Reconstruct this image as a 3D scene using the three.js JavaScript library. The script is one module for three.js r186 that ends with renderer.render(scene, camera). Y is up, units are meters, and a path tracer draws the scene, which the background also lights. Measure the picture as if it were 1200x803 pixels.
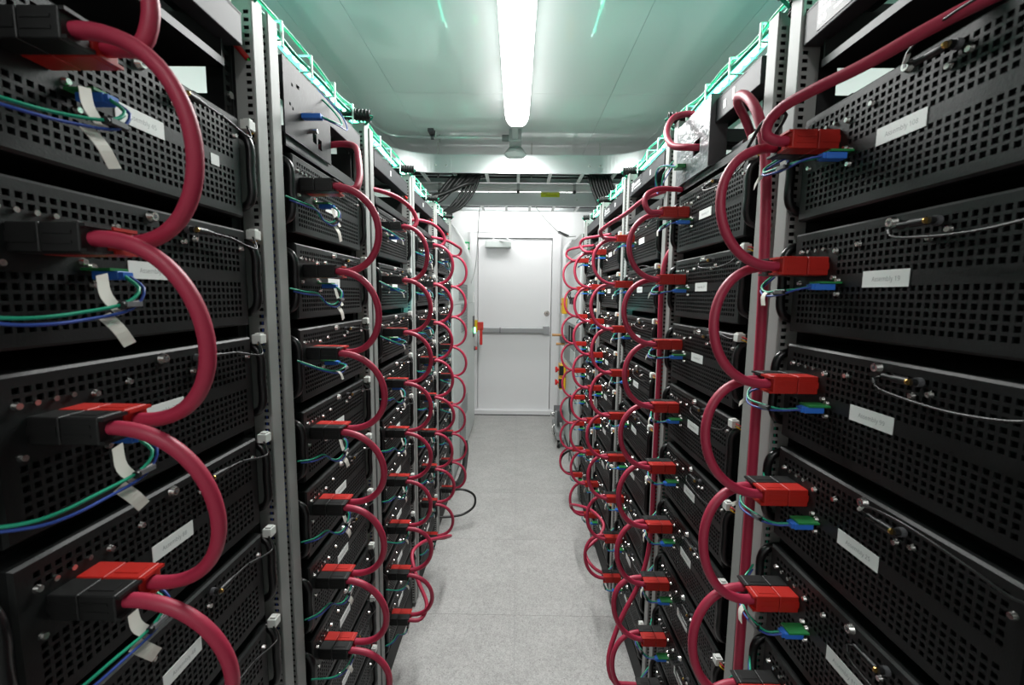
import * as THREE from 'three';
import { RoundedBoxGeometry } from 'three/addons/geometries/RoundedBoxGeometry.js';
import { mergeGeometries } from 'three/addons/utils/BufferGeometryUtils.js';
import { RectAreaLightUniformsLib } from 'three/addons/lights/RectAreaLightUniformsLib.js';

// ---------------------------------------------------------------- camera, lights, exposure
RectAreaLightUniformsLib.init();
const scene = new THREE.Scene();
scene.background = new THREE.Color(0x000000);
const renderer = new THREE.WebGLRenderer({ antialias: true });
renderer.toneMapping = THREE.LinearToneMapping;
renderer.toneMappingExposure = 2.0;
renderer.shadowMap.enabled = true;

const EYE = 1.44, FOCAL = 507, PITCH = 0.1085, YAW = -0.0103, ROLL = 0.0105;   // focal length in pixels of 1200x803
const camera = new THREE.PerspectiveCamera(2 * Math.atan(401.5 / FOCAL) * 180 / Math.PI, 1200 / 803, 0.02, 60);
{
  const V = (x, y, z) => new THREE.Vector3(x, y, -z);
  const r0 = V(Math.cos(YAW), 0, -Math.sin(YAW)), fh = V(Math.sin(YAW), 0, Math.cos(YAW)), Y = V(0, 1, 0);
  const u0 = Y.clone().multiplyScalar(Math.cos(PITCH)).addScaledVector(fh, Math.sin(PITCH));
  const f = fh.clone().multiplyScalar(Math.cos(PITCH)).addScaledVector(Y, -Math.sin(PITCH));
  const r = r0.clone().multiplyScalar(Math.cos(ROLL)).addScaledVector(u0, Math.sin(ROLL));
  const u = u0.clone().multiplyScalar(Math.cos(ROLL)).addScaledVector(r0, -Math.sin(ROLL));
  camera.position.set(0, EYE, 0);
  camera.quaternion.setFromRotationMatrix(new THREE.Matrix4().makeBasis(r, u, f.multiplyScalar(-1)));
}
camera.focus = 1.9; camera.userData.fStop = 8;
scene.add(camera);

const LAMP_NITS = 44, LAMP_GLOW = 3.0, ROPE_NITS = 2.2, ROPE_GLOW = 3.2;
const CEIL = 2.60, HALF = 1.12, END = 5.15, BACK = -2.6;         // room: ceiling height, half width, end wall, wall behind the camera (depths)

// ---------------------------------------------------------------- helpers
let seed = 7;
const rnd = () => { seed = (seed * 1664525 + 1013904223) >>> 0; return seed / 4294967296; };
const rr = (a, b) => a + (b - a) * rnd();
const taken = {};
function numbered(n) { const k = taken[n] = (taken[n] ?? -1) + 1; return k ? `${n}_${String(k).padStart(3, '0')}` : n; }
const v3 = (x, y, z) => new THREE.Vector3(x, y, z);
function box(w, h, d, x = 0, y = 0, z = 0) { return new THREE.BoxGeometry(w, h, d).translate(x, y, z); }
function bx(x0, x1, y0, y1, z0, z1) { return box(x1 - x0, y1 - y0, z1 - z0, (x0 + x1) / 2, (y0 + y1) / 2, (z0 + z1) / 2); }
function rbx(x0, x1, y0, y1, z0, z1, r = 0.002, s = 1) { return new RoundedBoxGeometry(x1 - x0, y1 - y0, z1 - z0, s, r).translate((x0 + x1) / 2, (y0 + y1) / 2, (z0 + z1) / 2); }
function cyl(r0, r1, h, axis, x, y, z, n = 14) {
  const g = new THREE.CylinderGeometry(r0, r1, h, n);
  if (axis === 'x') g.rotateZ(-Math.PI / 2); if (axis === 'z') g.rotateX(Math.PI / 2);
  return g.translate(x, y, z);
}
function tube(pts, r, seg = 24, rad = 8, caps = true) {
  const c = new THREE.CatmullRomCurve3(pts.map(p => p.isVector3 ? p : v3(...p)), false, 'centripetal');
  const g = new THREE.TubeGeometry(c, seg, r, rad, false);
  if (!caps) return g;
  const parts = [g];
  for (const t of [0, 1]) {
    const cg = new THREE.CircleGeometry(r, rad), d = c.getTangent(t); if (!t) d.negate();
    cg.applyQuaternion(new THREE.Quaternion().setFromUnitVectors(v3(0, 0, 1), d.normalize())); const p = c.getPoint(t); cg.translate(p.x, p.y, p.z); parts.push(cg);
  }
  return merge(parts);
}
function bez(p0, p1, p2, p3, r, seg = 22, rad = 9) { return new THREE.TubeGeometry(new THREE.CubicBezierCurve3(v3(...p0), v3(...p1), v3(...p2), v3(...p3)), seg, r, rad, false); }
function merge(list) {
  return mergeGeometries(list.map(g => { const q = g.index ? g.toNonIndexed() : g; for (const k of Object.keys(q.attributes)) if (!['position', 'normal', 'uv'].includes(k)) q.deleteAttribute(k); return q; }), false);
}
function ribbon(pts, wid, w, th = 0.0006) {           // a strip of tape through pts, wid = direction of its width
  const P = new THREE.CatmullRomCurve3(pts.map(p => v3(...p))).getPoints(8), W = v3(...wid).normalize().multiplyScalar(w / 2), pos = [], uv = [];
  const quad = (a, b, c, d, u0, u1) => { for (const [q, x] of [[a, [0, u0]], [b, [1, u0]], [c, [1, u1]], [a, [0, u0]], [c, [1, u1]], [d, [0, u1]]]) { pos.push(q.x, q.y, q.z); uv.push(...x); } };
  for (let i = 0; i < 8; i++) {
    const n = v3().subVectors(P[i + 1], P[i]).cross(W).normalize().multiplyScalar(th);
    const a = P[i].clone().sub(W), b = P[i].clone().add(W), c = P[i + 1].clone().add(W), d = P[i + 1].clone().sub(W);
    quad(a, b, c, d, i / 8, (i + 1) / 8);
    const m = q => q.clone().add(n);
    quad(m(b), m(a), m(d), m(c), i / 8, (i + 1) / 8); quad(b, m(b), m(c), c, 0, 1); quad(m(a), a, d, m(d), 0, 1);
  }
  const g = new THREE.BufferGeometry();
  g.setAttribute('position', new THREE.Float32BufferAttribute(pos, 3)); g.setAttribute('uv', new THREE.Float32BufferAttribute(uv, 2)); g.computeVertexNormals(); return g;
}
// a plate in the xy plane facing +z with rectangular holes that go through its thickness
function perforated(x0, x1, y0, y1, cols, rows, t, z = 0, hole = () => true) {
  const pos = [], nor = [], uv = [];
  const q = (a, b, c, d, n) => { for (const p of [a, b, c, a, c, d]) { pos.push(...p); nor.push(...n); uv.push(p[0] + p[2], p[1]); } };
  const face = (a, b, c, d) => { if (b - a > 1e-6 && d - c > 1e-6) q([a, c, z], [b, c, z], [b, d, z], [a, d, z], [0, 0, 1]); };
  let y = y0;
  rows.forEach(([ya, yb], j) => {
    face(x0, x1, y, ya); let x = x0;
    cols.forEach(([xa, xb], i) => {
      if (!hole(i, j)) return;
      face(x, xa, ya, yb); x = xb;
      q([xa, ya, z], [xa, ya, z - t], [xa, yb, z - t], [xa, yb, z], [1, 0, 0]); q([xb, ya, z - t], [xb, ya, z], [xb, yb, z], [xb, yb, z - t], [-1, 0, 0]);
      q([xa, ya, z - t], [xa, ya, z], [xb, ya, z], [xb, ya, z - t], [0, 1, 0]); q([xa, yb, z], [xa, yb, z - t], [xb, yb, z - t], [xb, yb, z], [0, -1, 0]);
    });
    face(x, x1, ya, yb); y = yb;
  });
  face(x0, x1, y, y1);
  const g = new THREE.BufferGeometry();
  g.setAttribute('position', new THREE.Float32BufferAttribute(pos, 3)); g.setAttribute('normal', new THREE.Float32BufferAttribute(nor, 3)); g.setAttribute('uv', new THREE.Float32BufferAttribute(uv, 2));
  return g;
}
const bands = (a, n, pitch, size) => Array.from({ length: n }, (_, i) => [a + i * pitch, a + i * pitch + size]);
function part(name, geo, mat, parent) { const m = new THREE.Mesh(Array.isArray(geo) ? merge(geo) : geo, mat); m.name = name; m.castShadow = m.receiveShadow = true; parent.add(m); return m; }
function thing(name, label, category, group, x = 0, y = 0, z = 0, turn = 0) {
  const o = new THREE.Group(); o.name = numbered(name); o.position.set(x, y, z); o.rotation.y = turn; scene.add(o);
  o.userData = { label, category }; if (group) o.userData.group = group; return o;
}
function structure(name, label, category) { const o = new THREE.Group(); o.name = name; o.userData = { kind: 'structure', label, category }; scene.add(o); return o; }
function copy(src, label, group) { const o = src.clone(); o.name = numbered(src.name.replace(/_\d{3}$/, '')); o.userData = { ...src.userData, label }; if (group) o.userData.group = group; scene.add(o); return o; }

// ---------------------------------------------------------------- materials
const lin = (r, g, b) => new THREE.Color().setRGB(r, g, b);
const std = (c, rough = 0.5, metal = 0, extra = {}) => new THREE.MeshStandardMaterial({ color: c, roughness: rough, metalness: metal, ...extra });
const phy = (c, rough, o) => new THREE.MeshPhysicalMaterial({ color: c, roughness: rough, ...o });
function noiseTexture(n, fn, srgb = true) {
  const d = new Uint8Array(n * n * 4);
  for (let y = 0; y < n; y++) for (let x = 0; x < n; x++) { const c = fn(x, y), i = (y * n + x) * 4; d[i] = c[0]; d[i + 1] = c[1]; d[i + 2] = c[2]; d[i + 3] = 255; }
  const t = new THREE.DataTexture(d, n, n); t.wrapS = t.wrapT = THREE.RepeatWrapping; t.magFilter = THREE.LinearFilter; t.minFilter = THREE.LinearMipmapLinearFilter; t.generateMipmaps = true;
  if (srgb) t.colorSpace = THREE.SRGBColorSpace; t.needsUpdate = true; return t;
}
function smoothNoise(n, cells) { const g = Float32Array.from({ length: cells * cells }, () => rnd()); return (x, y) => { const u = x / n * cells, v = y / n * cells, i = Math.floor(u), j = Math.floor(v), f = u - i, h = v - j, s = f * f * (3 - 2 * f), t = h * h * (3 - 2 * h), G = (a, b) => g[((b + cells) % cells) * cells + (a + cells) % cells]; return (G(i, j) * (1 - s) + G(i + 1, j) * s) * (1 - t) + (G(i, j + 1) * (1 - s) + G(i + 1, j + 1) * s) * t; }; }
// speckled vinyl: small dark and pale flecks on grey, faint scuffs
const floorMap = (() => {
  const n = 1024, a = new Float32Array(n * n), co = smoothNoise(n, 7), fi = smoothNoise(n, 180), mid = smoothNoise(n, 40);
  for (let k = 0; k < 26000; k++) { const x = Math.floor(rnd() * n), y = Math.floor(rnd() * n), s = 1 + Math.floor(rnd() * 3), v = rnd() < 0.6 ? -rr(16, 46) : rr(8, 22); for (let j = 0; j < s; j++) for (let i = 0; i < s; i++) a[((y + j) % n) * n + (x + i) % n] += v; }
  return noiseTexture(n, (x, y) => { const v = 166 + a[y * n + x] + (co(x, y) - 0.5) * 8 + (mid(x, y) - 0.5) * 10 + (fi(x, y) - 0.5) * 26; return [v, v - 1, v - 3].map(c => Math.max(0, Math.min(255, c))); });
})();
const grainBump = (() => { const a = smoothNoise(256, 128), b = smoothNoise(256, 64); return noiseTexture(256, (x, y) => { const v = 128 + (a(x, y) - 0.5) * 140 + (b(x, y) - 0.5) * 90; return [v, v, v]; }, false); })();
const scratchMap = (() => {                                  // worn black plate with long fine scratches
  const n = 512, a = new Float32Array(n * n);
  for (let k = 0; k < 420; k++) { let x = rnd() * n, y = rnd() * n; const th = rnd() < 0.7 ? rr(0.8, 1.9) : rr(0, 3.1), L = rr(40, 220), v = rr(4, 22); for (let s = 0; s < L; s++) { a[((Math.floor(y) + n) % n) * n + (Math.floor(x) + n) % n] += v; x += Math.cos(th + s * 0.002); y += Math.sin(th + s * 0.002); } }
  const c = smoothNoise(n, 9);
  return noiseTexture(n, (x, y) => { const v = 44 + a[y * n + x] + c(x, y) * 16; return [v, v, v + 1].map(q => Math.min(255, q)); });
})();
const foilBump = (() => { const a = smoothNoise(256, 9), b = smoothNoise(256, 22); return noiseTexture(256, (x, y) => { const v = 128 + Math.abs(a(x, y) - 0.5) * 160 + Math.abs(b(x, y) - 0.5) * 120; return [v, v, v].map(q => Math.min(255, q)); }, false); })();

const M = {
  cover: phy(lin(0.009, 0.0098, 0.0100), 0.46, { specularIntensity: 0.6, bumpMap: grainBump, bumpScale: 0.00012 }),
  black: std(lin(0.006, 0.006, 0.0065), 0.45), blackSoft: std(lin(0.005, 0.005, 0.0055), 0.65), blackGloss: std(lin(0.006, 0.006, 0.0065), 0.32), inner: std(lin(0.003, 0.003, 0.003), 0.85),
  rackGrey: std(lin(0.075, 0.075, 0.08), 0.45), beam: phy(lin(0.035, 0.036, 0.039), 0.5, { specularIntensity: 0.5 }),
  duct: phy(lin(0.30, 0.305, 0.295), 0.48, { specularIntensity: 0.6 }), ductInner: std(lin(0.12, 0.12, 0.12), 0.7),
  steel: std(lin(0.72, 0.71, 0.68), 0.25, 1), gold: std(lin(0.8, 0.5, 0.15), 0.3, 1),
  galv: phy(lin(0.70, 0.73, 0.73), 0.30, { metalness: 1 }),
  cable: phy(lin(0.38, 0.022, 0.058), 0.48, {}),
  plugRed: std(lin(0.42, 0.014, 0.009), 0.42), plugBlack: std(lin(0.006, 0.006, 0.006), 0.45),
  blue: std(lin(0.03, 0.16, 0.62), 0.4), green: std(lin(0.015, 0.34, 0.20), 0.4), greenBright: std(lin(0.03, 0.45, 0.04), 0.4), wireBlue: std(lin(0.03, 0.07, 0.34), 0.4), red: std(lin(0.60, 0.02, 0.02), 0.4), pcb: std(lin(0.02, 0.22, 0.06), 0.4),
  wireBlack: std(lin(0.012, 0.012, 0.012), 0.35), wireGrey: std(lin(0.16, 0.16, 0.17), 0.4), hose: std(lin(0.007, 0.0075, 0.007), 0.5),
  white: std(lin(0.72, 0.73, 0.72), 0.5), nylon: std(lin(0.66, 0.67, 0.64), 0.45), tape: std(lin(0.70, 0.68, 0.62), 0.7), tieWhite: std(lin(0.75, 0.8, 0.78), 0.4),
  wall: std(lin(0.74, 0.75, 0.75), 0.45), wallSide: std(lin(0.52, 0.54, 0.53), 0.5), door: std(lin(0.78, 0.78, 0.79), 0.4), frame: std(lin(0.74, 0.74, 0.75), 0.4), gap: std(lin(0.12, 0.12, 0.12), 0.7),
  ceil: phy(lin(0.82, 0.835, 0.83), 0.35, { clearcoat: 1, clearcoatRoughness: 0.045 }),
  floor: std(0xffffff, 0.55, 0, { map: floorMap }), seam: std(lin(0.24, 0.24, 0.24), 0.8),
  cabinet: std(lin(0.52, 0.56, 0.545), 0.4), cabinetGrey: std(lin(0.42, 0.43, 0.43), 0.45), grille: std(lin(0.22, 0.24, 0.24), 0.6), darkGrey: std(lin(0.08, 0.08, 0.085), 0.5), midGrey: std(lin(0.25, 0.26, 0.26), 0.5),
  yellow: std(lin(0.72, 0.42, 0.01), 0.45), signYellow: std(lin(0.62, 0.72, 0.02), 0.5), signGreen: std(lin(0.02, 0.42, 0.14), 0.5), wood: std(lin(0.45, 0.24, 0.09), 0.6),
  scratch: phy(lin(0.5, 0.5, 0.52), 0.5, { specularIntensity: 0.4, map: scratchMap }), foil: phy(lin(0.20, 0.21, 0.22), 0.30, { metalness: 0.3, bumpMap: foilBump, bumpScale: 0.0022, clearcoat: 1, clearcoatRoughness: 0.08 }),
  lamp: std(lin(0.9, 0.92, 0.92), 0.4, 0, { emissive: lin(1, 1, 0.99), emissiveIntensity: LAMP_GLOW }),
  rope: std(lin(0.3, 0.8, 0.6), 0.3, 0, { emissive: lin(0.06, 1.0, 0.62), emissiveIntensity: ROPE_GLOW }),
  led: std(lin(0.6, 1, 0.8), 0.3, 0, { emissive: lin(0.45, 1.0, 0.75), emissiveIntensity: ROPE_GLOW * 2.2 }),
  channel: phy(lin(0.55, 0.8, 0.70), 0.3, { transmission: 0.55, thickness: 0 }),
  pilot: std(lin(0.3, 0.9, 0.5), 0.3, 0, { emissive: lin(0.15, 1.0, 0.35), emissiveIntensity: 3 }),
  tubeGreen: std(lin(0.02, 0.36, 0.22), 0.35),
};

// ---------------------------------------------------------------- room
{
  const floor = structure('floor', 'speckled light grey vinyl tile floor along the aisle', 'floor');
  part('subfloor', bx(-HALF - 0.1, HALF + 0.1, -0.1, -0.002, -END - 0.1, -BACK + 0.1), M.seam, floor);
  const T = 0.61;
  for (let i = -2; i < 2; i++) for (let j = -5; j < 7; j++) {
    const x0 = Math.max(i * T + 0.005, -HALF), x1 = Math.min((i + 1) * T + 0.005, HALF), d0 = Math.max(1.815 + (j - 1) * T, BACK), d1 = Math.min(1.815 + j * T, END);
    if (d1 - d0 < 0.02) continue;
    const g = bx(x0 + 0.0005, x1 - 0.0005, -0.004, 0, -d1 + 0.0005, -d0 - 0.0005), p = g.attributes.position, uv = g.attributes.uv;
    for (let k = 0; k < p.count; k++) uv.setXY(k, p.getX(k) / 0.75 + i * 0.37, p.getZ(k) / 0.75 + j * 0.21);
    part('tile', g, M.floor, floor);
  }
  const ceiling = structure('ceiling', 'glossy grey-white ceiling panels with fine lengthwise seams', 'ceiling');
  part('ceiling_slab', bx(-HALF - 0.1, HALF + 0.1, CEIL + 0.006, CEIL + 0.12, -END - 0.1, -BACK + 0.1), M.gap, ceiling);
  const xs = [-HALF, -0.97, -0.72, 0.53, 0.97, HALF];
  for (let k = 0; k < 5; k++) for (const [a, b] of [[BACK, 0.2], [0.2, 2.64], [2.64, END]]) part('ceiling_panel', bx(xs[k] + 0.0008, xs[k + 1] - 0.0008, CEIL, CEIL + 0.006, -b + 0.0008, -a - 0.0008), M.ceil, ceiling);
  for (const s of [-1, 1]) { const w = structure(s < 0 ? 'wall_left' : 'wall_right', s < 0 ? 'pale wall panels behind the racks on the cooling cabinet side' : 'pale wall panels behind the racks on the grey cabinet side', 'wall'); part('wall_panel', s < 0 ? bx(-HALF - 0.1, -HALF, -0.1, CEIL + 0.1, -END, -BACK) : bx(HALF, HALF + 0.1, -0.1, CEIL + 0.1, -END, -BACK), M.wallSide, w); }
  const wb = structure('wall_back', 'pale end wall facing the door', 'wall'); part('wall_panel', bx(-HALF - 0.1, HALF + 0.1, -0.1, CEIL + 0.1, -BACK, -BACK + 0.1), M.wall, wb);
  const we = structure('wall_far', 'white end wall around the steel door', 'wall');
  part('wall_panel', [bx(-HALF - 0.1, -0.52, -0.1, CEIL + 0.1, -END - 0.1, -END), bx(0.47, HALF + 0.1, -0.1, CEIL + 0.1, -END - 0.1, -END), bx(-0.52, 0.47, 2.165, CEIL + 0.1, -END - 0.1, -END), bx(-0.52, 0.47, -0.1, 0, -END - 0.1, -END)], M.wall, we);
  const d = structure('door_1', 'white steel exit door with push bar and closer', 'door');
  const fz = -END;
  part('frame', [bx(-0.52, -0.465, 0, 2.165, fz - 0.1, fz + 0.025), bx(0.408, 0.47, 0, 2.165, fz - 0.1, fz + 0.025), bx(-0.465, 0.408, 2.105, 2.165, fz - 0.1, fz + 0.025)], M.frame, d);
  part('frame_moulding', [bx(0.47, 0.505, 0, 2.18, fz - 0.0, fz + 0.035), bx(-0.555, -0.52, 0, 2.18, fz - 0.0, fz + 0.035), bx(-0.555, 0.505, 2.165, 2.185, fz - 0.0, fz + 0.03)], M.frame, d);
  part('frame_backing', bx(-0.465, 0.408, 0.0, 2.105, fz - 0.1, fz - 0.06), M.midGrey, d);
  part('door_leaf', rbx(-0.459, 0.402, 0.06, 2.098, fz - 0.045, fz + 0.005, 0.003), M.door, d);
  part('threshold', [bx(-0.55, 0.50, 0.012, 0.058, fz - 0.06, fz + 0.06), rbx(-0.55, 0.50, 0.05, 0.066, fz - 0.03, fz + 0.03, 0.004)], M.frame, d);
  part('threshold_gasket', bx(-0.55, 0.50, 0, 0.012, fz - 0.03, fz + 0.055), M.black, d);
  const bar = part('push_bar', [rbx(-0.43, 0.33, 1.0, 1.06, fz + 0.02, fz + 0.065, 0.008, 2), bx(-0.40, 0.30, 1.01, 1.05, fz + 0.004, fz + 0.02)], M.rackGrey2 = std(lin(0.36, 0.37, 0.38), 0.35, 0.4), d);
  part('bar_joint', bx(-0.20, -0.19, 0.998, 1.062, fz + 0.02, fz + 0.067), M.darkGrey, bar);
  part('latch_case', rbx(0.31, 0.385, 0.985, 1.085, fz + 0.004, fz + 0.07, 0.008, 2), M.rackGrey2, bar);
  const lock = part('lock_cylinder', [cyl(0.033, 0.033, 0.012, 'z', 0.355, 1.232, fz + 0.01, 24), cyl(0.02, 0.02, 0.03, 'z', 0.355, 1.232, fz + 0.02, 20)], M.steel, d);
  part('key_slot', bx(0.352, 0.358, 1.222, 1.242, fz + 0.034, fz + 0.037), M.black, lock);
  const cl = part('door_closer', rbx(-0.375, -0.075, 1.985, 2.07, fz + 0.005, fz + 0.075, 0.012, 2), M.cabinet, d);
  part('closer_arm', [tube([[-0.28, 2.075, fz + 0.045], [-0.05, 2.045, fz + 0.13]], 0.007, 4, 6), tube([[-0.05, 2.045, fz + 0.13], [-0.15, 2.115, fz + 0.03]], 0.006, 4, 6), cyl(0.014, 0.014, 0.025, 'y', -0.28, 2.08, fz + 0.045), bx(-0.20, -0.08, 2.105, 2.12, fz + 0.02, fz + 0.035)], M.frame, cl);
}

// ---------------------------------------------------------------- ceiling lamps
function ceilingLamp(label, cx, cd, len, across, nits = LAMP_NITS) {
  const o = thing('ceiling_lamp', label, 'lamp', null, cx, CEIL, -cd, across ? Math.PI / 2 : 0);
  const w = 0.135, h = len / 2;
  part('housing', rbx(-w / 2 - 0.004, w / 2 + 0.004, -0.045, 0, -h, h, 0.006), M.white, o);
  const s = new THREE.Shape();                                                          // diffuser seen from below: long, with tapered rounded ends
  const tip = [[w / 2, h - 0.16], [w / 2 - 0.004, h - 0.09], [w / 2 - 0.016, h - 0.03], [w / 2 - 0.034, h]];
  s.moveTo(tip[0][0], -tip[0][1]); for (const [x, y] of tip) s.lineTo(x, y); for (const [x, y] of [...tip].reverse()) s.lineTo(-x, y); for (const [x, y] of tip) s.lineTo(-x, -y); for (const [x, y] of [...tip].reverse()) s.lineTo(x, -y);
  const g = new THREE.ExtrudeGeometry(s, { depth: 0.03, bevelEnabled: true, bevelSize: 0.012, bevelThickness: 0.014, bevelSegments: 3, steps: 1 }); g.translate(0, 0, -0.015).scale(0.92, 0.995, 1).rotateX(Math.PI / 2).translate(0, -0.062, 0);
  part('diffuser', g, M.lamp, o);
  for (let k = 0; k < 4; k++) for (const sd of [-1, 1]) part('clip', rbx(sd * (w / 2 + 0.006) - 0.004, sd * (w / 2 + 0.006) + 0.004, -0.062, -0.03, -h + 0.14 + k * (len - 0.28) / 3 - 0.012, -h + 0.14 + k * (len - 0.28) / 3 + 0.012, 0.002), M.white, o);
  const L = new THREE.RectAreaLight(lin(1, 1, 0.985), nits, w, len - 0.06); L.name = 'lamp_light'; L.castShadow = true; L.position.set(0, -0.097, 0); L.rotation.x = -Math.PI / 2; o.add(L);
  return o;
}
ceilingLamp('long white ceiling lamp with glowing diffuser above the aisle', -0.012, 2.07, 1.64, false);
ceilingLamp('white ceiling lamp above the aisle behind the viewer', -0.012, -1.3, 1.64, false, 11);
ceilingLamp('white ceiling lamp mounted crosswise close to the door', -0.03, 4.83, 1.2, true, 9);
{ // junction box, conduit and sensor at the end of the lamp
  const c = thing('lamp_conduit', 'grey conduit with clips from ceiling lamp junction box to the side', 'conduit', null, 0, CEIL, -3.27);
  part('junction_box', [rbx(-0.07, 0.02, -0.085, 0, -0.02, 0.1, 0.006), bx(-0.045, -0.005, -0.07, -0.01, 0.1, 0.42)], M.cabinetGrey, c);
  part('box_collar', cyl(0.022, 0.022, 0.05, 'x', -0.095, -0.04, 0.03, 16), M.midGrey, c);
  part('pipe', tube([[-0.1, -0.04, 0.03], [-0.4, -0.036, 0.03], [-0.75, -0.036, 0.03], [-0.9, -0.036, 0.06], [-0.97, -0.036, 0.2], [-0.985, -0.036, 0.5]], 0.012, 50, 10), M.galv, c);
  for (const x of [-0.62]) { const k = part('pipe_clamp', [bx(x - 0.02, x + 0.02, -0.02, 0, -0.02, 0.1), cyl(0.018, 0.018, 0.02, 'x', x, -0.036, 0.03)], M.darkGrey, c); part('bolt', [cyl(0.006, 0.006, 0.05, 'y', x + 0.03, -0.03, 0.07, 8), cyl(0.006, 0.006, 0.05, 'y', x + 0.045, -0.03, -0.01, 8)], M.steel, k); }
  const s = thing('ceiling_sensor', 'flared white sensor head below the lamp junction box', 'sensor', null, -0.025, CEIL - 0.075, -3.34);
  part('neck', cyl(0.03, 0.03, 0.075, 'y', 0, 0.0375, 0, 20), M.white, s); part('head', [cyl(0.05, 0.09, 0.05, 'y', 0, -0.025, 0, 8), cyl(0.09, 0.065, 0.025, 'y', 0, -0.0625, 0, 8)], M.cabinet, s);
}

// ---------------------------------------------------------------- racks: a bay frame of reference. lx runs to the right as one faces the rack, lz out into the aisle
const PITCH_Z = 0.538, FACE = 0.455, LEVEL = 0.178, TOPCON = 1.6655, CW = 0.372, CH = 0.157;
const SIDES = ['L', 'R'];
const ORD = ['first', 'second', 'third', 'fourth', 'fifth', 'sixth', 'seventh', 'eighth', 'ninth'];
const rowName = s => s === 'L' ? 'curved-cabinet row' : 'grey-cabinet row';
const rackName = i => ORD[4 - i] + ' rack from door';
function world(s, i, lx, y, lz) { return s === 'L' ? v3(-FACE + lz, y, -(0.36 + PITCH_Z * i + lx)) : v3(FACE - lz, y, -(0.727 + PITCH_Z * i - lx)); }
function bay(o, s, i, y = 0) { o.position.copy(world(s, i, 0, y, 0)); o.rotation.y = s === 'L' ? Math.PI / 2 : -Math.PI / 2; return o; }
const levels = (s, i) => i === 0 ? 6 : 9;
const conY = k => TOPCON - LEVEL * k;

// rack frames
const railHoles = perforated(0, 0.022, 1.72, 1.925, [[0.006, 0.0155]], bands(1.727, 12, 0.0162, 0.0095), 0.002, 0);
const rackParts = [
  ['front_post', [bx(-0.078, -0.05, 0, 1.93, -0.075, -0.035)], 'rackGrey'], ['front_post', [bx(0.412, 0.44, 0, 1.93, -0.075, -0.035)], 'rackGrey'],
  ['rear_post', [bx(-0.078, -0.04, 0, 1.93, -0.60, -0.56)], 'black'], ['rear_post', [bx(0.402, 0.44, 0, 1.93, -0.60, -0.56)], 'black'],
  ['mounting_rail', [railHoles.clone().translate(-0.046, 0, -0.034), bx(-0.046, -0.024, 0.08, 1.72, -0.040, -0.034), bx(-0.05, -0.046, 0.08, 1.925, -0.075, -0.034)], 'black'],
  ['mounting_rail', [railHoles.clone().translate(0.392, 0, -0.034), bx(0.392, 0.414, 0.08, 1.72, -0.040, -0.034), bx(0.410, 0.414, 0.08, 1.925, -0.075, -0.034)], 'black'],
  ['top_beam', [rbx(-0.022, 0.394, 1.842, 1.893, -0.03, 0.0, 0.002), bx(-0.022, 0.394, 1.889, 1.893, -0.10, 0)], 'beam'],
  ['rear_beam', [bx(-0.04, 0.40, 1.86, 1.92, -0.60, -0.575)], 'black'],
  ['side_beam', [bx(-0.078, -0.05, 1.89, 1.925, -0.57, -0.075)], 'black'], ['side_beam', [bx(0.412, 0.44, 1.89, 1.925, -0.57, -0.075)], 'black'],
  ['shelf_angle', [bx(-0.02, 0.392, 1.727, 1.731, -0.5, 0.0), bx(-0.02, 0.392, 1.727, 1.748, -0.004, 0.0)], 'black'],
  ['side_panel', [bx(-0.084, -0.079, 0.05, 1.70, -0.58, -0.05)], 'blackSoft'],
  ['plinth', [bx(-0.078, 0.44, 0.0, 0.10, -0.55, -0.012)], 'blackSoft'],
].map(([n, g, m]) => [n, merge(g), M[m]]);
const rackScrews = [[0.403, 1.905], [0.403, 1.77], [-0.035, 1.905]].map(([x, y]) => cyl(0.006, 0.006, 0.004, 'z', x, y, -0.031, 10));
for (const s of SIDES) for (let i = 0; i < 5; i++) {
  const o = bay(thing('battery_rack', `black steel rack frame, ${rackName(i)}, ${rowName(s)}`, 'rack', 'battery racks along the aisle'), s, i);
  for (const [n, g, m] of rackParts) if (i || n !== 'shelf_angle') part(n, g, m, o);
  for (const g of rackScrews) part('screw', g, M.steel, o);
}

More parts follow.
